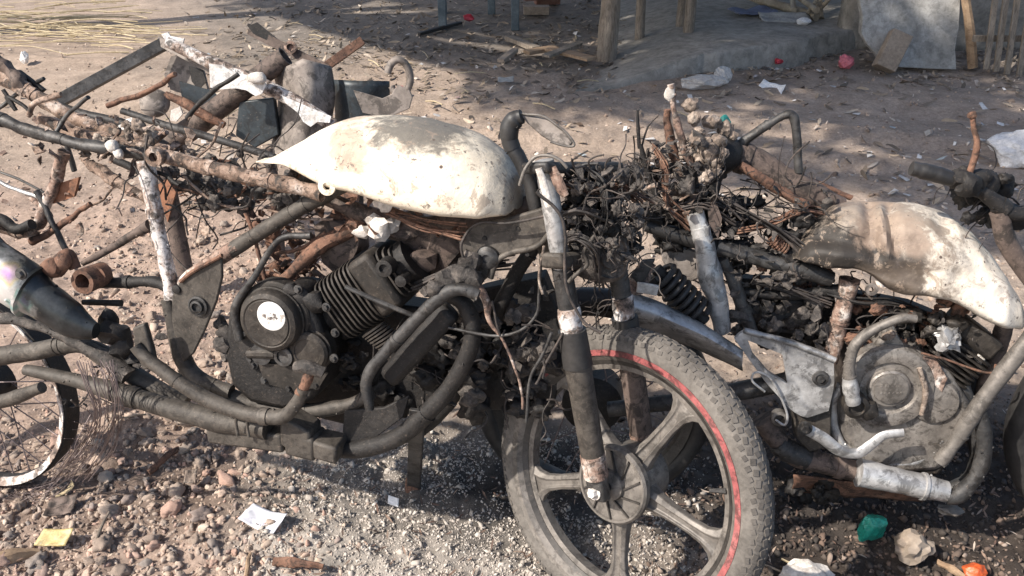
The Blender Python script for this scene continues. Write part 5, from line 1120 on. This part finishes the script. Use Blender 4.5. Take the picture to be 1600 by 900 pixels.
    shreds(B, (1120, 290, 1300, 420), 90, .005, .016, -.06, .06, 32).build('torn_flakes', 'meltgrey', root, kind='stuff')
    wires(B, (1120, 280, 1300, 460), 64, .0012, .0032, -.10, .07, (.08, .28), 33).build('wiring', 'wire', root, kind='stuff')
    wires(B, (1270, 450, 1440, 560), 34, .0012, .003, -.06, .06, (.08, .22), 34).build('wiring', 'wire', root, kind='stuff')
    random_lumps(B, (1180, 400, 1300, 450), 18, .006, .016, -.06, .02, 35).build('slag', 'rust', root, angle=75, kind='stuff')
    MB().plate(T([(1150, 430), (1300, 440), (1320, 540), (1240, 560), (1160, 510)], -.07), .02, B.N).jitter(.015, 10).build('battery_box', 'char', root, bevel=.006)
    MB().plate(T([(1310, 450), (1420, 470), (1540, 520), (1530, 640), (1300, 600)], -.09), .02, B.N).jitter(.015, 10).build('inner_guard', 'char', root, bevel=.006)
    for k, pts in enumerate([[(1005, 300, .03), (1050, 325, .05), (1100, 318, .05), (1150, 345, .03)], [(1130, 310, .03), (1190, 345, .04), (1230, 372, .03), (1262, 400, .04)], [(1150, 360, .03), (1200, 350, .02), (1250, 330, .0), (1290, 335, -.03)], [(1290, 455, .03), (1340, 470, .04), (1400, 476, .03), (1450, 500, .02)], [(1020, 230, .04), (1040, 265, .06), (1040, 310, .06), (1075, 345, .05)], [(1180, 440, .03), (1230, 448, .04), (1300, 470, .03)]]):
        bundle(B, pts, 9, .0045, .0022, 220+k).build('wire_bundle', ('wire', 'wire', 'rust', 'char', 'rust', 'wire')[k], root, kind='stuff')
    random_lumps(B, (1150, 420, 1310, 540), 44, .006, .020, -.05, .05, 331).build('burnt_remains', 'meltgrey', root, angle=75, kind='stuff')
    shreds(B, (1140, 410, 1310, 545), 60, .006, .020, -.03, .06, 332).build('torn_flakes', 'meltgrey', root, kind='stuff')
    random_lumps(B, (1330, 462, 1500, 540), 40, .005, .016, -.04, .06, 333).build('slag', 'rust', root, angle=75, kind='stuff')
    shreds(B, (1330, 462, 1540, 560), 40, .005, .016, -.03, .07, 334).build('torn_flakes', 'meltgrey', root, kind='stuff')
    # melted tail: pale slag clinging to the rear mounts
    tl = [(1078, 164, 0, .020), (1085, 185, .01, .014), (1112, 190, -.02, .021), (1133, 202, -.03, .018), (1092, 206, .03, .014), (1088, 218, .03, .016), (1122, 222, .02, .022), (1108, 238, .04, .020), (1120, 255, .04, .017), (1102, 228, .03, .018), (1127, 240, .03, .018), (1096, 224, .05, .012), (1118, 268, .045, .014), (1146, 212, -.03, .01), (1096, 250, .02, .016)]
    lumps(B, [(x, y, w, r_*.9) for x, y, w, r_ in tl], 5, .28, 3).build('melted_tail', 'melt', root, kind='stuff')
    tube('tail_stay', [(1048, 132), (1052, 165), (1060, 200), (1070, 235), (1078, 262), (1074, 300)], [6, 5, 7, 7, 6, 5], 'peel', .02, jit=.003)
    MB().lump(B.at(1047, 146, .02), .011, .3, 2, (1, .7, 1.5)).build('ash_lump', 'whiteash', root, kind='stuff')
    tube('tail_stay', [(1042, 172), (1044, 200), (1052, 235), (1056, 252)], [5, 8, 9, 6], 'rust', .0, jit=.003)
    tube('wire_spike', [(996, 172), (997, 200), (999, 232)], [2, 3.4, 3.2], 'char', .03, jit=.0003)
    tube('wire_spike', [(1000, 225), (1008, 252), (1018, 285), (1036, 330)], [3, 5, 6, 7], 'char', .03)
    tube('wire_spike', [(995, 330), (994, 280), (1002, 236), (1012, 200), (1028, 180)], 1.6, 'wire', .02)
    random_lumps(B, (1000, 240, 1130, 345), 40, .006, .019, -.06, .06, 41).build('slag', 'meltgrey', root, angle=75, kind='stuff')
    random_lumps(B, (1030, 240, 1120, 300), 14, .006, .015, -.02, .08, 42).build('slag', 'melt', root, angle=75, kind='stuff')
    shreds(B, (990, 210, 1130, 350), 120, .005, .015, -.04, .08, 43).build('torn_flakes', 'meltgrey', root, kind='stuff')
    shreds(B, (1000, 250, 1110, 340), 18, .008, .02, .02, .08, 44).build('torn_flakes', 'peelrail', root, kind='stuff')
    wires(B, (995, 225, 1130, 400), 130, .0008, .003, -.06, .09, (.05, .17), 45, .1).build('wiring', 'wire', root, kind='stuff')
    random_lumps(B, (1020, 340, 1120, 400), 24, .010, .026, -.06, .02, 46).build('burnt_remains', 'char', root, angle=75, kind='stuff')
    # rear wheel glimpsed behind the near one
    wc = B.at(926, 624, -.02); rw = thing_part('rear_wheel', root, wc); Rr = .235
    MB().lathe(wc, B.N, [(Rr, -.024), (Rr, .024), (Rr-.02, .014), (Rr-.024, 0), (Rr-.02, -.014)], 60, closed=True).jitter(.002, 30).build('rim', 'rimdark', rw)
    prof = [(.253+.026*math.sin(a), .030*math.cos(a)) for a in np.linspace(0, 2*math.pi, 14, endpoint=False)]
    MB().lathe(wc, B.N, prof, 60, closed=True).jitter(.004, 14).build('tyre', 'rubber', rw)
    MB().lathe(wc, B.N, [(.07, -.05), (.07, .03), (.05, .045), (0, .05)], 28).build('hub', 'char', rw)
    X, Y = perp(B.N)
    for k in range(24):
        a = 2*math.pi*k/24; b2 = a+(.5 if k % 2 else -.5); s = .03 if (k//2) % 2 else -.03
        MB().tube([wc+(X*math.cos(b2)+Y*math.sin(b2))*.065+B.N*s, wc+(X*math.cos(a)+Y*math.sin(a))*(Rr-.02)], .0016, 5, smooth=0).build('spoke', 'beadwire', rw)
    tube('swingarm', [(950, 640), (1050, 628), (1150, 612), (1260, 590)], [14, 14, 15, 17], 'sootsteel', .08)
    tube('swingarm', [(950, 640), (1050, 628), (1150, 612), (1260, 590)], [14, 14, 15, 17], 'char', -.10)
    # front end at the picture's right edge
    wc = B.at(1800, 672, .0); fw = thing_part('front_wheel', root, wc)
    prof = [(.262+.030*math.sin(a), .032*math.cos(a)) for a in np.linspace(0, 2*math.pi, 16, endpoint=False)]
    MB().lathe(wc, B.N, prof, 70, closed=True).jitter(.002, 20).build('tyre', 'rubber', fw)
    MB().lathe(wc, B.N, [(.24, -.026), (.24, .026), (.225, .014), (.215, 0), (.225, -.014)], 64, closed=True).build('rim', 'silver', fw)
    for k in range(5):
        a = 2*math.pi*k/5+.3; MB().tube([wc+(B.U*math.cos(a)+B.V*math.sin(a))*.05, wc+(B.U*math.cos(a)+B.V*math.sin(a))*.224], [.022, .013, .016], 8, smooth=0).build('spoke', 'greyalu', fw)
    MB().lathe(wc, B.N, [(.07, -.05), (.07, .03), (.05, .045), (0, .05)], 28).build('hub', 'greyalu', fw)
    for s in (.09, -.09):
        fk = [B.at(1560, 330, s), B.at(1600, 420, s), B.at(1800, 672, 0)+B.N*s]
        MB().tube(fk, [.017, .018, .024], 14, smooth=6).jitter(.001, 35).build('fork_leg', 'rustbrown', root)
    tube('fork_yoke', [(1540, 345), (1562, 335), (1600, 345)], [18, 22, 20], 'char', .02, jit=.004)
    tube('grip', [(1424, 263), (1445, 268), (1468, 274), (1490, 280)], [11, 13, 13, 12], 'rubber', .10)
    tube('handlebar', [(1480, 278), (1520, 290), (1555, 315), (1585, 335), (1640, 330)], [11, 12, 13, 13, 12], 'char', .09)
    lumps(B, [(1500, 280, .10, .024), (1512, 288, .11, .022), (1528, 280, .09, .026), (1542, 290, .08, .022), (1520, 296, .1, .018)], 61, .35).build('switch_block', 'char', root, kind='stuff')
    random_lumps(B, (1500, 265, 1575, 345), 16, .010, .022, .0, .08, 62).build('burnt_loom', 'char', root, angle=75, kind='stuff')
    wires(B, (1500, 280, 1600, 380), 22, .0012, .003, -.02, .08, (.06, .18), 63, .3).build('wiring', 'wire', root, kind='stuff')
    tube('brake_lever', [(1520, 176), (1522, 200), (1527, 225), (1520, 255), (1506, 300)], [4, 4, 5, 5, 5], 'rust', .10, jit=.0012)
    MB().lump(B.at(1519, 180, .10), .008, .3, 2).build('lever_ball', 'rust', root)
build_bike_b()

# ------------------------------------------------------------ third wreck, behind the left motorcycle
def build_wreck_c():
    root = thing('burnt_motorcycle', (-0.8, 2.7, 0), 'dismantled burnt wreck with peeling white bar and rusty pipe behind the left motorcycle', 'motorcycle', 'burnt motorcycles')
    T = lambda lst, w=None: [C.at(p[0], p[1], p[2] if len(p) > 2 else (w or 0)) for p in lst]
    def tube(name, pts, pix, mat, w=0.0, seg=12, jit=.0015, smooth=6, seed=0, flat=1.0, hollow=False):
        mid = pts[len(pts)//2]; r_ = [C.r(q, mid[0], mid[1]) for q in pix] if isinstance(pix, (list, tuple)) else C.r(pix, mid[0], mid[1])
        return MB().tube(T(pts, w), r_, seg, smooth=smooth, flat=flat, hollow=hollow).jitter(jit, 30, seed).build(name, mat, root)
    def angle_bar(name, p, q, w1, w2, size, mat, jit=.001):
        a_, b_ = C.at(p[0], p[1], w1), C.at(q[0], q[1], w2); d = (b_-a_).normalized(); n = (C.N-d*C.N.dot(d)).normalized(); s = d.cross(n)
        if s.z < 0: s = -s
        mb = MB(); mb.bar(a_, b_, s*size, n*.003); mb.bar(a_-s*size-n*(size-.003), b_-s*size-n*(size-.003), n*size, s*.003)
        return mb.jitter(jit, 15).build(name, mat, root, bevel=.001)
    angle_bar('carrier_bar', (78, 163), (256, 66), -.15, -.28, .019, 'sootsteel')
    angle_bar('carrier_bar', (246, 62), (350, 118), -.28, -.22, .014, 'greysheet')
    tube('carrier_rod', [(262, 66), (330, 98), (400, 128), (460, 158), (520, 196)], [9, 11, 12, 12, 11], 'peelwhite', -.20, jit=.002)
    # flaking paint strips hanging on the bar
    def strip(pts, w, t, name):
        poly = T(pts, w); MB().plate(poly, t, C.N).jitter(.004, 18).build(name, 'whitepaint', root)
    strip([(252, 54), (262, 50), (266, 56), (288, 60), (286, 68), (262, 68)], -.26, .004, 'paint_flake')
    strip([(327, 100), (345, 102), (365, 112), (400, 120), (416, 132), (410, 146), (400, 150), (385, 142), (368, 138), (345, 140), (330, 138)], -.16, .004, 'paint_flake')
    strip([(440, 148), (462, 158), (492, 172), (518, 182), (516, 192), (496, 190), (486, 198), (474, 190), (466, 176), (446, 160)], -.16, .004, 'paint_flake')
    MB().lump(C.at(402, 122, -.14), .03, .25, 2, (1.2, .6, .7)).build('ash_lump', 'whiteash', root, kind='stuff')
    tube('rusty_pipe', [(250, 236), (300, 200), (345, 166), (395, 128), (446, 88)], [20, 20, 19, 18, 17], 'rustbrown', -.30, seg=20, hollow=True)
    tube('thin_rod', [(190, 173), (260, 196), (340, 218), (430, 246)], [5, 6, 6, 6], 'sootsteel', .02)
    def sheet(u, v):
        px = 428+u*90+6*math.sin(v*5); py = 96+v*142+18*abs(u-.5)*2-10*u; return C.at(px, py, -.34+.09*math.sin(u*3.1)+.02*v)
    MB().grid(sheet, 18, 18).jitter(.006, 8).build('bent_sheet', 'greysheet', root, solid=.003)
    def drum(u, v):
        a = -1.2+u*2.6; c = C.at(566, 138, -.42); return c+C.U*.105*math.sin(a)-C.N*.09*math.cos(a)*-1-C.V*(v*.16-.03)
    MB().grid(drum, 26, 8).jitter(.004, 10).build('dark_drum', 'darksheet', root, solid=.003)
    poly = T([(553, 140), (575, 147), (598, 153), (612, 146), (622, 132), (640, 138), (646, 152), (640, 170), (615, 180), (590, 182), (568, 176)], -.28)
    MB().plate(poly, .006, C.N).jitter(.004, 14).build('hook_plate', 'greysheet', root, bevel=.002)
    mb = MB(); c = C.at(624, 121, -.28); pts = [c+C.U*.038*math.cos(a)+C.V*.060*math.sin(a)+C.N*.02*math.sin(a*.5) for a in np.linspace(-2.6, 2.9, 26)]
    mb.tube(pts, .0125, 10, smooth=0); mb.jitter(.002, 30).build('steel_ring', 'greysheet', root)
    angle_bar('rusty_bar', (388, 46), (512, 108), -.45, -.40, .016, 'rustbrown', .004)
    angle_bar('rusty_bar', (506, 104), (566, 62), -.42, -.50, .014, 'rust', .002)
    MB().plate(T([(388, 40), (402, 34), (430, 58), (442, 68), (420, 64), (396, 52)], -.44), .004, C.N).jitter(.003, 20).build('torn_corner', 'char', root)
    MB().lathe(C.at(454, 74, -.40), C.N, [(.022, -.01), (.024, .0), (.014, .004), (.013, -.008), (0, -.008)], 18).jitter(.003, 30).build('washer', 'peel', root)
    MB().lathe(C.at(241, 160, -.22), (C.N+Vector((.3, 0, .4))).normalized(), [(.052, -.01), (.05, .0), (.036, .014), (.015, .02), (0, .02)], 24).jitter(.003, 20).build('lamp_shell', 'greysheet', root)
    MB().plate(T([(270, 88), (296, 82), (318, 108), (326, 142), (300, 150), (268, 140), (258, 118)], -.34), .006, C.N).jitter(.01, 12).build('crumpled_sheet', 'greysheet', root)
    MB().plate(T([(296, 104), (316, 110), (322, 128), (310, 140), (300, 128)], -.30), .004, C.N).jitter(.006, 16).build('crumpled_sheet', 'char', root)
    MB().plate(T([(280, 128), (330, 140), (352, 158), (320, 168), (286, 154)], -.30), .006, C.N).jitter(.008, 12).build('crumpled_sheet', 'darksheet', root)
    tube('broken_stay', [(258, 148), (290, 162), (320, 180), (350, 196)], [6, 9, 8, 6], 'rust', -.24, jit=.004)
    MB().plate(T([(268, 172), (282, 166), (286, 178), (276, 190), (266, 188)], -.2), .004, C.N).build('flake', 'whiteash', root)
    for q in ([(198, 186), (222, 178), (226, 196), (206, 206)], [(184, 196), (202, 188), (214, 208), (196, 216)]):
        MB().plate(T(q, -.08), .004, C.N).jitter(.005, 20).build('flake', 'whitepaint', root)
    MB().plate(T([(376, 158), (430, 152), (438, 210), (400, 230), (372, 212)], -.30), .02, C.N).jitter(.01, 10).build('burnt_box', 'darksheet', root, bevel=.004)
    tube('rust_post', [(250, 262), (262, 300), (278, 372), (296, 452), (300, 472)], [10, 14, 13, 12, 11], 'rustbrown', .08, jit=.0015)
    MB().plate(T([(248, 288), (262, 278), (276, 300), (270, 322), (262, 346), (254, 320)], .11), .004, C.N).jitter(.003, 20).build('orange_plate', 'orange', root)
    tube('rust_post', [(420, 232), (432, 330), (440, 470)], [9, 10, 11], 'rustbrown', -.2)
    tube('rust_post', [(560, 180), (560, 320), (560, 440)], [9, 9, 9], 'char', -.36)
    tube('lower_rail', [(180, 250), (280, 290), (400, 300), (520, 300)], [7, 8, 9, 9], 'char', -.05, jit=.004)
    tube('lower_rail', [(250, 232), (330, 262), (420, 290), (560, 310)], [9, 10, 10, 9], 'rust', -.28, jit=.003)
    tube('lower_rail', [(90, 165), (130, 178), (200, 196), (260, 230)], [7, 7, 8, 9], 'sootsteel', -.16, jit=.002)
    random_lumps(C, (250, 240, 460, 310), 36, .008, .024, -.15, .08, 91).build('slag', 'meltgrey', root, angle=75, kind='stuff')
    wires(C, (250, 230, 520, 330), 30, .0015, .004, -.2, .1, (.1, .35), 92).build('wiring', 'wire', root, kind='stuff')
    shreds(C, (250, 240, 440, 320), 26, .01, .03, -.1, .08, 93).build('torn_flakes', 'rust', root, kind='stuff')
build_wreck_c()

# ------------------------------------------------------------ litter
def sheet_thing(name, c, X, Y, mat, label, cat, curl=.2, t=.0012, n=10, seed=0, amp=.1):
    N = X.cross(Y).normalized(); s = max(X.length, Y.length)
    MB().grid(lambda u, v: c+X*(u*2-1)+Y*(v*2-1)+N*s*(curl*((u*2-1)**2+.4*(v*2-1)*(u*2-1))+amp*noise.noise(Vector((u*3, v*3, seed)))), n, n).build(name, mat, solid=t, label=label, category=cat)
def crumpled(name, c, rad, sc, mat, label, cat, seed=0, amp=.9, sub=4, freq=1.6, boxy=0):
    """creased film: a body cut by many random planes so that it breaks into facets and ridges"""
    rr = random.Random(seed*7+1); bm = bmesh.new(); bmesh.ops.create_icosphere(bm, subdivisions=sub, radius=1.0); vs = []
    cuts = [(Vector((rr.gauss(0, 1), rr.gauss(0, 1), rr.gauss(0, 1))).normalized(), rr.uniform(.62, .92)+(.22 if boxy else 0)) for _ in range(26)]
    for v in bm.verts:
        d = v.co.normalized(); k = 1.0
        if boxy: d = d/(abs(d.x)**boxy+abs(d.y)**boxy+abs(d.z)**boxy)**(1/boxy)
        for n_, h in cuts:
            t = d.dot(n_)
            if t > .2: k = min(k, h/t)
        k *= 1+amp*.16*noise.noise(d*freq*1.5+Vector((seed, 0, 0)))+amp*.05*noise.noise(d*freq*5)
        vs.append(c+Vector((d.x*sc[0], d.y*sc[1], d.z*sc[2]))*k*rad)
    fs = [[v.index for v in f.verts] for f in bm.faces]; bm.free(); g = gz(c.x, c.y)
    for p in vs: p.z = max(p.z, g+.002)
    MB().add(vs, fs).build(name, mat, label=label, category=cat, angle=18)
def build_litter():
    M['plasticwhite'] = plain('thin_white_plastic', (.78, .76, .75), .35, 0, .1, 12, alpha=.92)
    M['plasticgrey'] = plain('thin_clear_plastic', (.62, .60, .58), .3, 0, .15, 10, alpha=.6)
    M['green'] = worn('green_foil', [(.3, (.012, .22, .16)), (.7, (.03, .36, .27))], 25, .3, .1, .5, fleck=(.35, .60, .52), fleck_at=.64, grime=.2); M['yellow'] = worn('yellow_wrapper', [(.3, (.50, .37, .14)), (.7, (.66, .53, .26))], 20, .5, 0, .3, fleck=(.62, .58, .50), fleck_at=.6, grime=.3)
    M['orangep'] = worn('orange_plastic', [(.3, (.55, .09, .02)), (.7, (.75, .15, .04))], 20, .4, 0, .3, grime=.25); M['paper'] = plain('white_paper', (.78, .77, .76), .7, 0, .05, 15)
    M['pink'] = plain('pink_wrapper', (.52, .14, .17), .5, 0, .5, 25); M['bluecloth'] = plain('faded_blue_cloth', (.15, .17, .25), .9, 0, .3, 10); M['greycloth'] = plain('grey_cloth', (.34, .34, .33), .9, 0, .2, 10)
    M['redcan'] = plain('red_tin', (.45, .04, .06), .4, .2, .3, 20); M['teal'] = plain('teal_plastic', (.05, .38, .30), .4, 0, .2, 20)
    # printed slip of paper
    m, nt, b = new_mat('printed_slip'); v = coords(nt, rand=False)
    pr = ramp(nt, noisef(nt, nd(nt, 'Mapping', {'Vector': v, 'Scale': (70, 45, 45)}).outputs[0], 1, 5, .65), [(.48, 0), (.56, 1)])
    lim = nd(nt, 'VectorMath', {0: nd(nt, 'Mapping', {'Vector': v, 'Scale': (38, 60, 30), 'Location': (.35, 0, 0)}).outputs[0]}, operation='LENGTH').outputs['Value']
    lim = nd(nt, 'MapRange', {0: lim, 1: .7, 2: 1.1, 3: .8, 4: 0.0}).outputs[0]
    nt.links.new(mixc(nt, nd(nt, 'Math', {0: pr, 1: lim}, operation='MULTIPLY').outputs[0], (.76, .75, .78), (.22, .22, .30)), b.inputs['Base Color']); b.inputs['Roughness'].default_value = .6
    p = G(412, 812, .025); sheet_thing('paper_slip', p, Vector((.042, -.014, -.006)), Vector((.012, .022, .006)), m, 'curled white printed slip lying on the pale ash in the foreground', 'paper', .25)
    p = G(86, 840, .022); sheet_thing('wrapper', p, Vector((.034, .0, .0)), Vector((.004, .018, .008)), 'yellow', 'flat yellow wrapper lying among the pebbles at the lower left', 'wrapper', .12, seed=4)
    p = G(104, 767, .022); sheet_thing('yellow_leaf', p, Vector((.019, .010, .012)), Vector((-.004, .007, 0)), 'straw', 'small pale yellow leaf on the pebbles above the yellow wrapper', 'leaf', .3, seed=2)
    p = G(97, 790, .018); sheet_thing('brown_leaf', p, Vector((.030, .006, 0)), Vector((.0, .024, .008)), 'rustbrown', 'dull brown dead leaf lying under the yellow leaf', 'leaf', .2, seed=7, amp=.25)
    p = G(298, 745, .028); sheet_thing('wrapper', p, Vector((.014, .0, .0)), Vector((.0, .012, .01)), 'melt', 'crumpled pale wrapper scrap below the silencer box', 'wrapper', .2, seed=5, amp=.3)
    p = G(615, 783, .02); sheet_thing('pale_chip', p, Vector((.013, -.006, .0)), Vector((.0, .008, .006)), 'paper', 'tiny white chip on the ash below the side stand', 'chip', .1, t=.003, seed=6)
    p = G(778, 552, .03); sheet_thing('paper_scrap', p, Vector((.030, .0, .0)), Vector((.0, .03, .016)), 'greycloth', 'grey paper scrap in the shade left of the fork', 'paper', .15, seed=8)
    p = G(1360, 846, .0)
    crumpled('green_packet', Vector((p.x, p.y+.010, .032)), .036, (.80, .50, .98), 'green', 'crumpled bright green foil packet on the dark soil', 'packet', 11, amp=.5, sub=5, boxy=6)
    p = G(1422, 868, .0); MB().lump(Vector((p.x, p.y, .024)), .037, .35, 3, (1.05, .8, .95), 77).build('rock', 'brick', angle=25, label='angular grey brown rock right of the green packet', category='rock')
    p = G(1520, 900, .0); crumpled('orange_cap', Vector((p.x, p.y, .014)), .022, (1.0, .8, .7), 'orangep', 'bright orange plastic piece at the bottom right edge', 'plastic', 4, amp=.5, sub=4, boxy=5)
    p = G(1255, 908, .0); MB().lump(Vector((p.x, p.y, .018)), .042, .3, 3, (1.2, .8, .6), 78).build('rock', 'whiteash', label='pale white rock at the bottom edge right of the wheel', category='rock')
    for k, (a_, b_, r_, mt, lab) in enumerate([((1222, 868), (1302, 902), .0028, 'straw', 'thin pale straw stick right of the front tyre'), ((1188, 882), (1240, 896), .0025, 'wood', 'thin grey twig at the bottom beside the front tyre'),
          ((1468, 868), (1512, 890), .009, 'woodwarm', 'short split wooden peg near the orange plastic'), ((-20, 888), (62, 858), .016, 'woodwarm', 'split brown stick in the lower left corner'),
          ((234, 742), (288, 702), .009, 'rust', 'rusty brown bark strip among the pebbles'), ((430, 884), (505, 890), .011, 'rust', 'reddish bark strip at the bottom below the paper slip'), ((385, 905), (392, 868), .006, 'woodwarm', 'small upright tan splinter at the bottom below the paper slip'),
          ((150, 855), (170, 800), .004, 'wood', 'thin grey twig standing in the pebbles near the yellow wrapper')]):
        A_, B_ = G(*a_, .012), G(*b_, .016); A_.z += gz(A_.x, A_.y); B_.z += gz(B_.x, B_.y)
        MB().tube([A_, A_.lerp(B_, .5)+Vector((0, 0, .004)), B_], [r_, r_*1.1, r_*.7], 7, smooth=4, flat=.7).jitter(r_*.5, 40, k).build('stick', mt, label=lab, category='stick')
    # background litter
    p = G(1100, 138); crumpled('plastic_bag', p+Vector((0, 0, .04)), .12, (1.2, .7, .5), 'plasticgrey', 'crumpled clear plastic bag below the platform edge', 'bag', 3, freq=2.4)
    p = G(1128, 132); crumpled('plastic_bag', p+Vector((0, 0, .05)), .075, (.9, .7, .9), 'plasticgrey', 'small crumpled whitish bag touching the clear plastic bag', 'bag', 8, freq=2.4)
    p = G(1320, 104); crumpled('pink_packet', p+Vector((0, 0, .035)), .065, (1.0, .8, .8), 'pink', 'crumpled pink wrapper near the tilted brick', 'packet', 5)
    p = G(1216, 102); crumpled('red_wrapper', p+Vector((0, 0, .025)), .035, (1.0, .8, .7), 'redcan', 'small red wrapper under the platform edge', 'wrapper', 6)
    p = G(1206, 143); sheet_thing('bottle_label', p+Vector((0, 0, .02)), Vector((.055, -.05, -.01)), Vector((.02, .025, .02)), 'paper', 'white and green torn label lying right of the plastic bag', 'label', .25, seed=3)
    p = G(1130, 188); crumpled('teal_packet', B.at(1130, 181, -.12)+Vector((0, 0, 0)) if False else G(1130, 200)+Vector((0, 0, .03)), .045, (1, .7, 1.0), 'teal', 'small teal packet on the yard behind the right wreck', 'packet', 7, amp=.4)
    p = G(732, 34); crumpled('red_can', p+Vector((0, 0, .03)), .042, (1.3, .8, .8), 'redcan', 'crushed red can at the end of the charred stick', 'can', 9, amp=.4)
    p = G(628, 132); crumpled('red_wrapper', G(625, 148)+Vector((0, 0, .02)), .05, (1, .8, .7), 'redcan', 'red wrapper on the ground seen through the steel ring', 'wrapper', 9, amp=.5)
    p = G(1600, 262); crumpled('white_bag', p+Vector((.03, .05, .07)), .17, (1.1, .8, .75), 'plasticwhite', 'large crumpled white plastic bag at the right edge', 'bag', 2, sub=5, freq=1.7)
    p = G(790, 128); sheet_thing('paper_scrap', p+Vector((0, 0, .015)), Vector((.05, .01, 0)), Vector((0, .02, .01)), 'greycloth', 'pale paper scrap on the yard left of the platform', 'paper', .1, seed=9)
    p = G(40, 98); crumpled('white_scrap', p+Vector((0, 0, .03)), .05, (.7, .7, 1.1), 'paper', 'small white scrap on the sunny ground at the upper left', 'scrap', 4, amp=.7)
    p = G(1175, 24, .13); sheet_thing('blue_rag', p+Vector((0, 0, .03)), Vector((.16, .05, 0)), Vector((-.02, .12, 0)), 'bluecloth', 'faded blue rag lying on the mud platform', 'rag', .05, .01, 14, 5, .12)
    p = G(1225, 34, .13); sheet_thing('grey_rag', p+Vector((0, 0, .03)), Vector((.18, -.02, 0)), Vector((.0, .07, .02)), 'greycloth', 'grey rag beside the blue rag on the platform', 'rag', .04, .01, 14, 7, .1)
    p = G(1255, 40, .13); crumpled('white_pack', p+Vector((0, 0, .03)), .05, (1.3, .7, .6), 'paper', 'small white pack at the end of the grey rag', 'packet', 8, amp=.3)
    # straw at the upper left
    rr = random.Random(9); mb = MB()
    for k in range(120):
        px, py = rr.uniform(-60, 190), rr.choice([20, 40, 46, 62])+rr.gauss(0, 9); a_ = G(px, py, .02+rr.random()*.03); d = Vector((1, rr.gauss(0, .35), 0)).normalized(); L = rr.uniform(.15, .75)
        b_ = a_+d*L; mb.tube([a_, a_.lerp(b_, .5)+Vector((0, 0, rr.uniform(0, .03))), b_], rr.uniform(.002, .006), 5, smooth=3)
    for k in range(40):
        px, py = rr.uniform(180, 1100), rr.uniform(30, 200); a_ = G(px, py, .012); d = Vector((rr.gauss(0, 1), rr.gauss(0, 1), 0)).normalized(); L = rr.uniform(.06, .22); b_ = a_+d*L; b_.z = .02
        mb.tube([a_, a_.lerp(b_, .5)+Vector((0, 0, .01)), b_], rr.uniform(.0015, .004), 5, smooth=3)
    mb.build('straw', 'straw', kind='stuff', label='loose pale straw strewn at the upper left', category='straw')
build_litter()
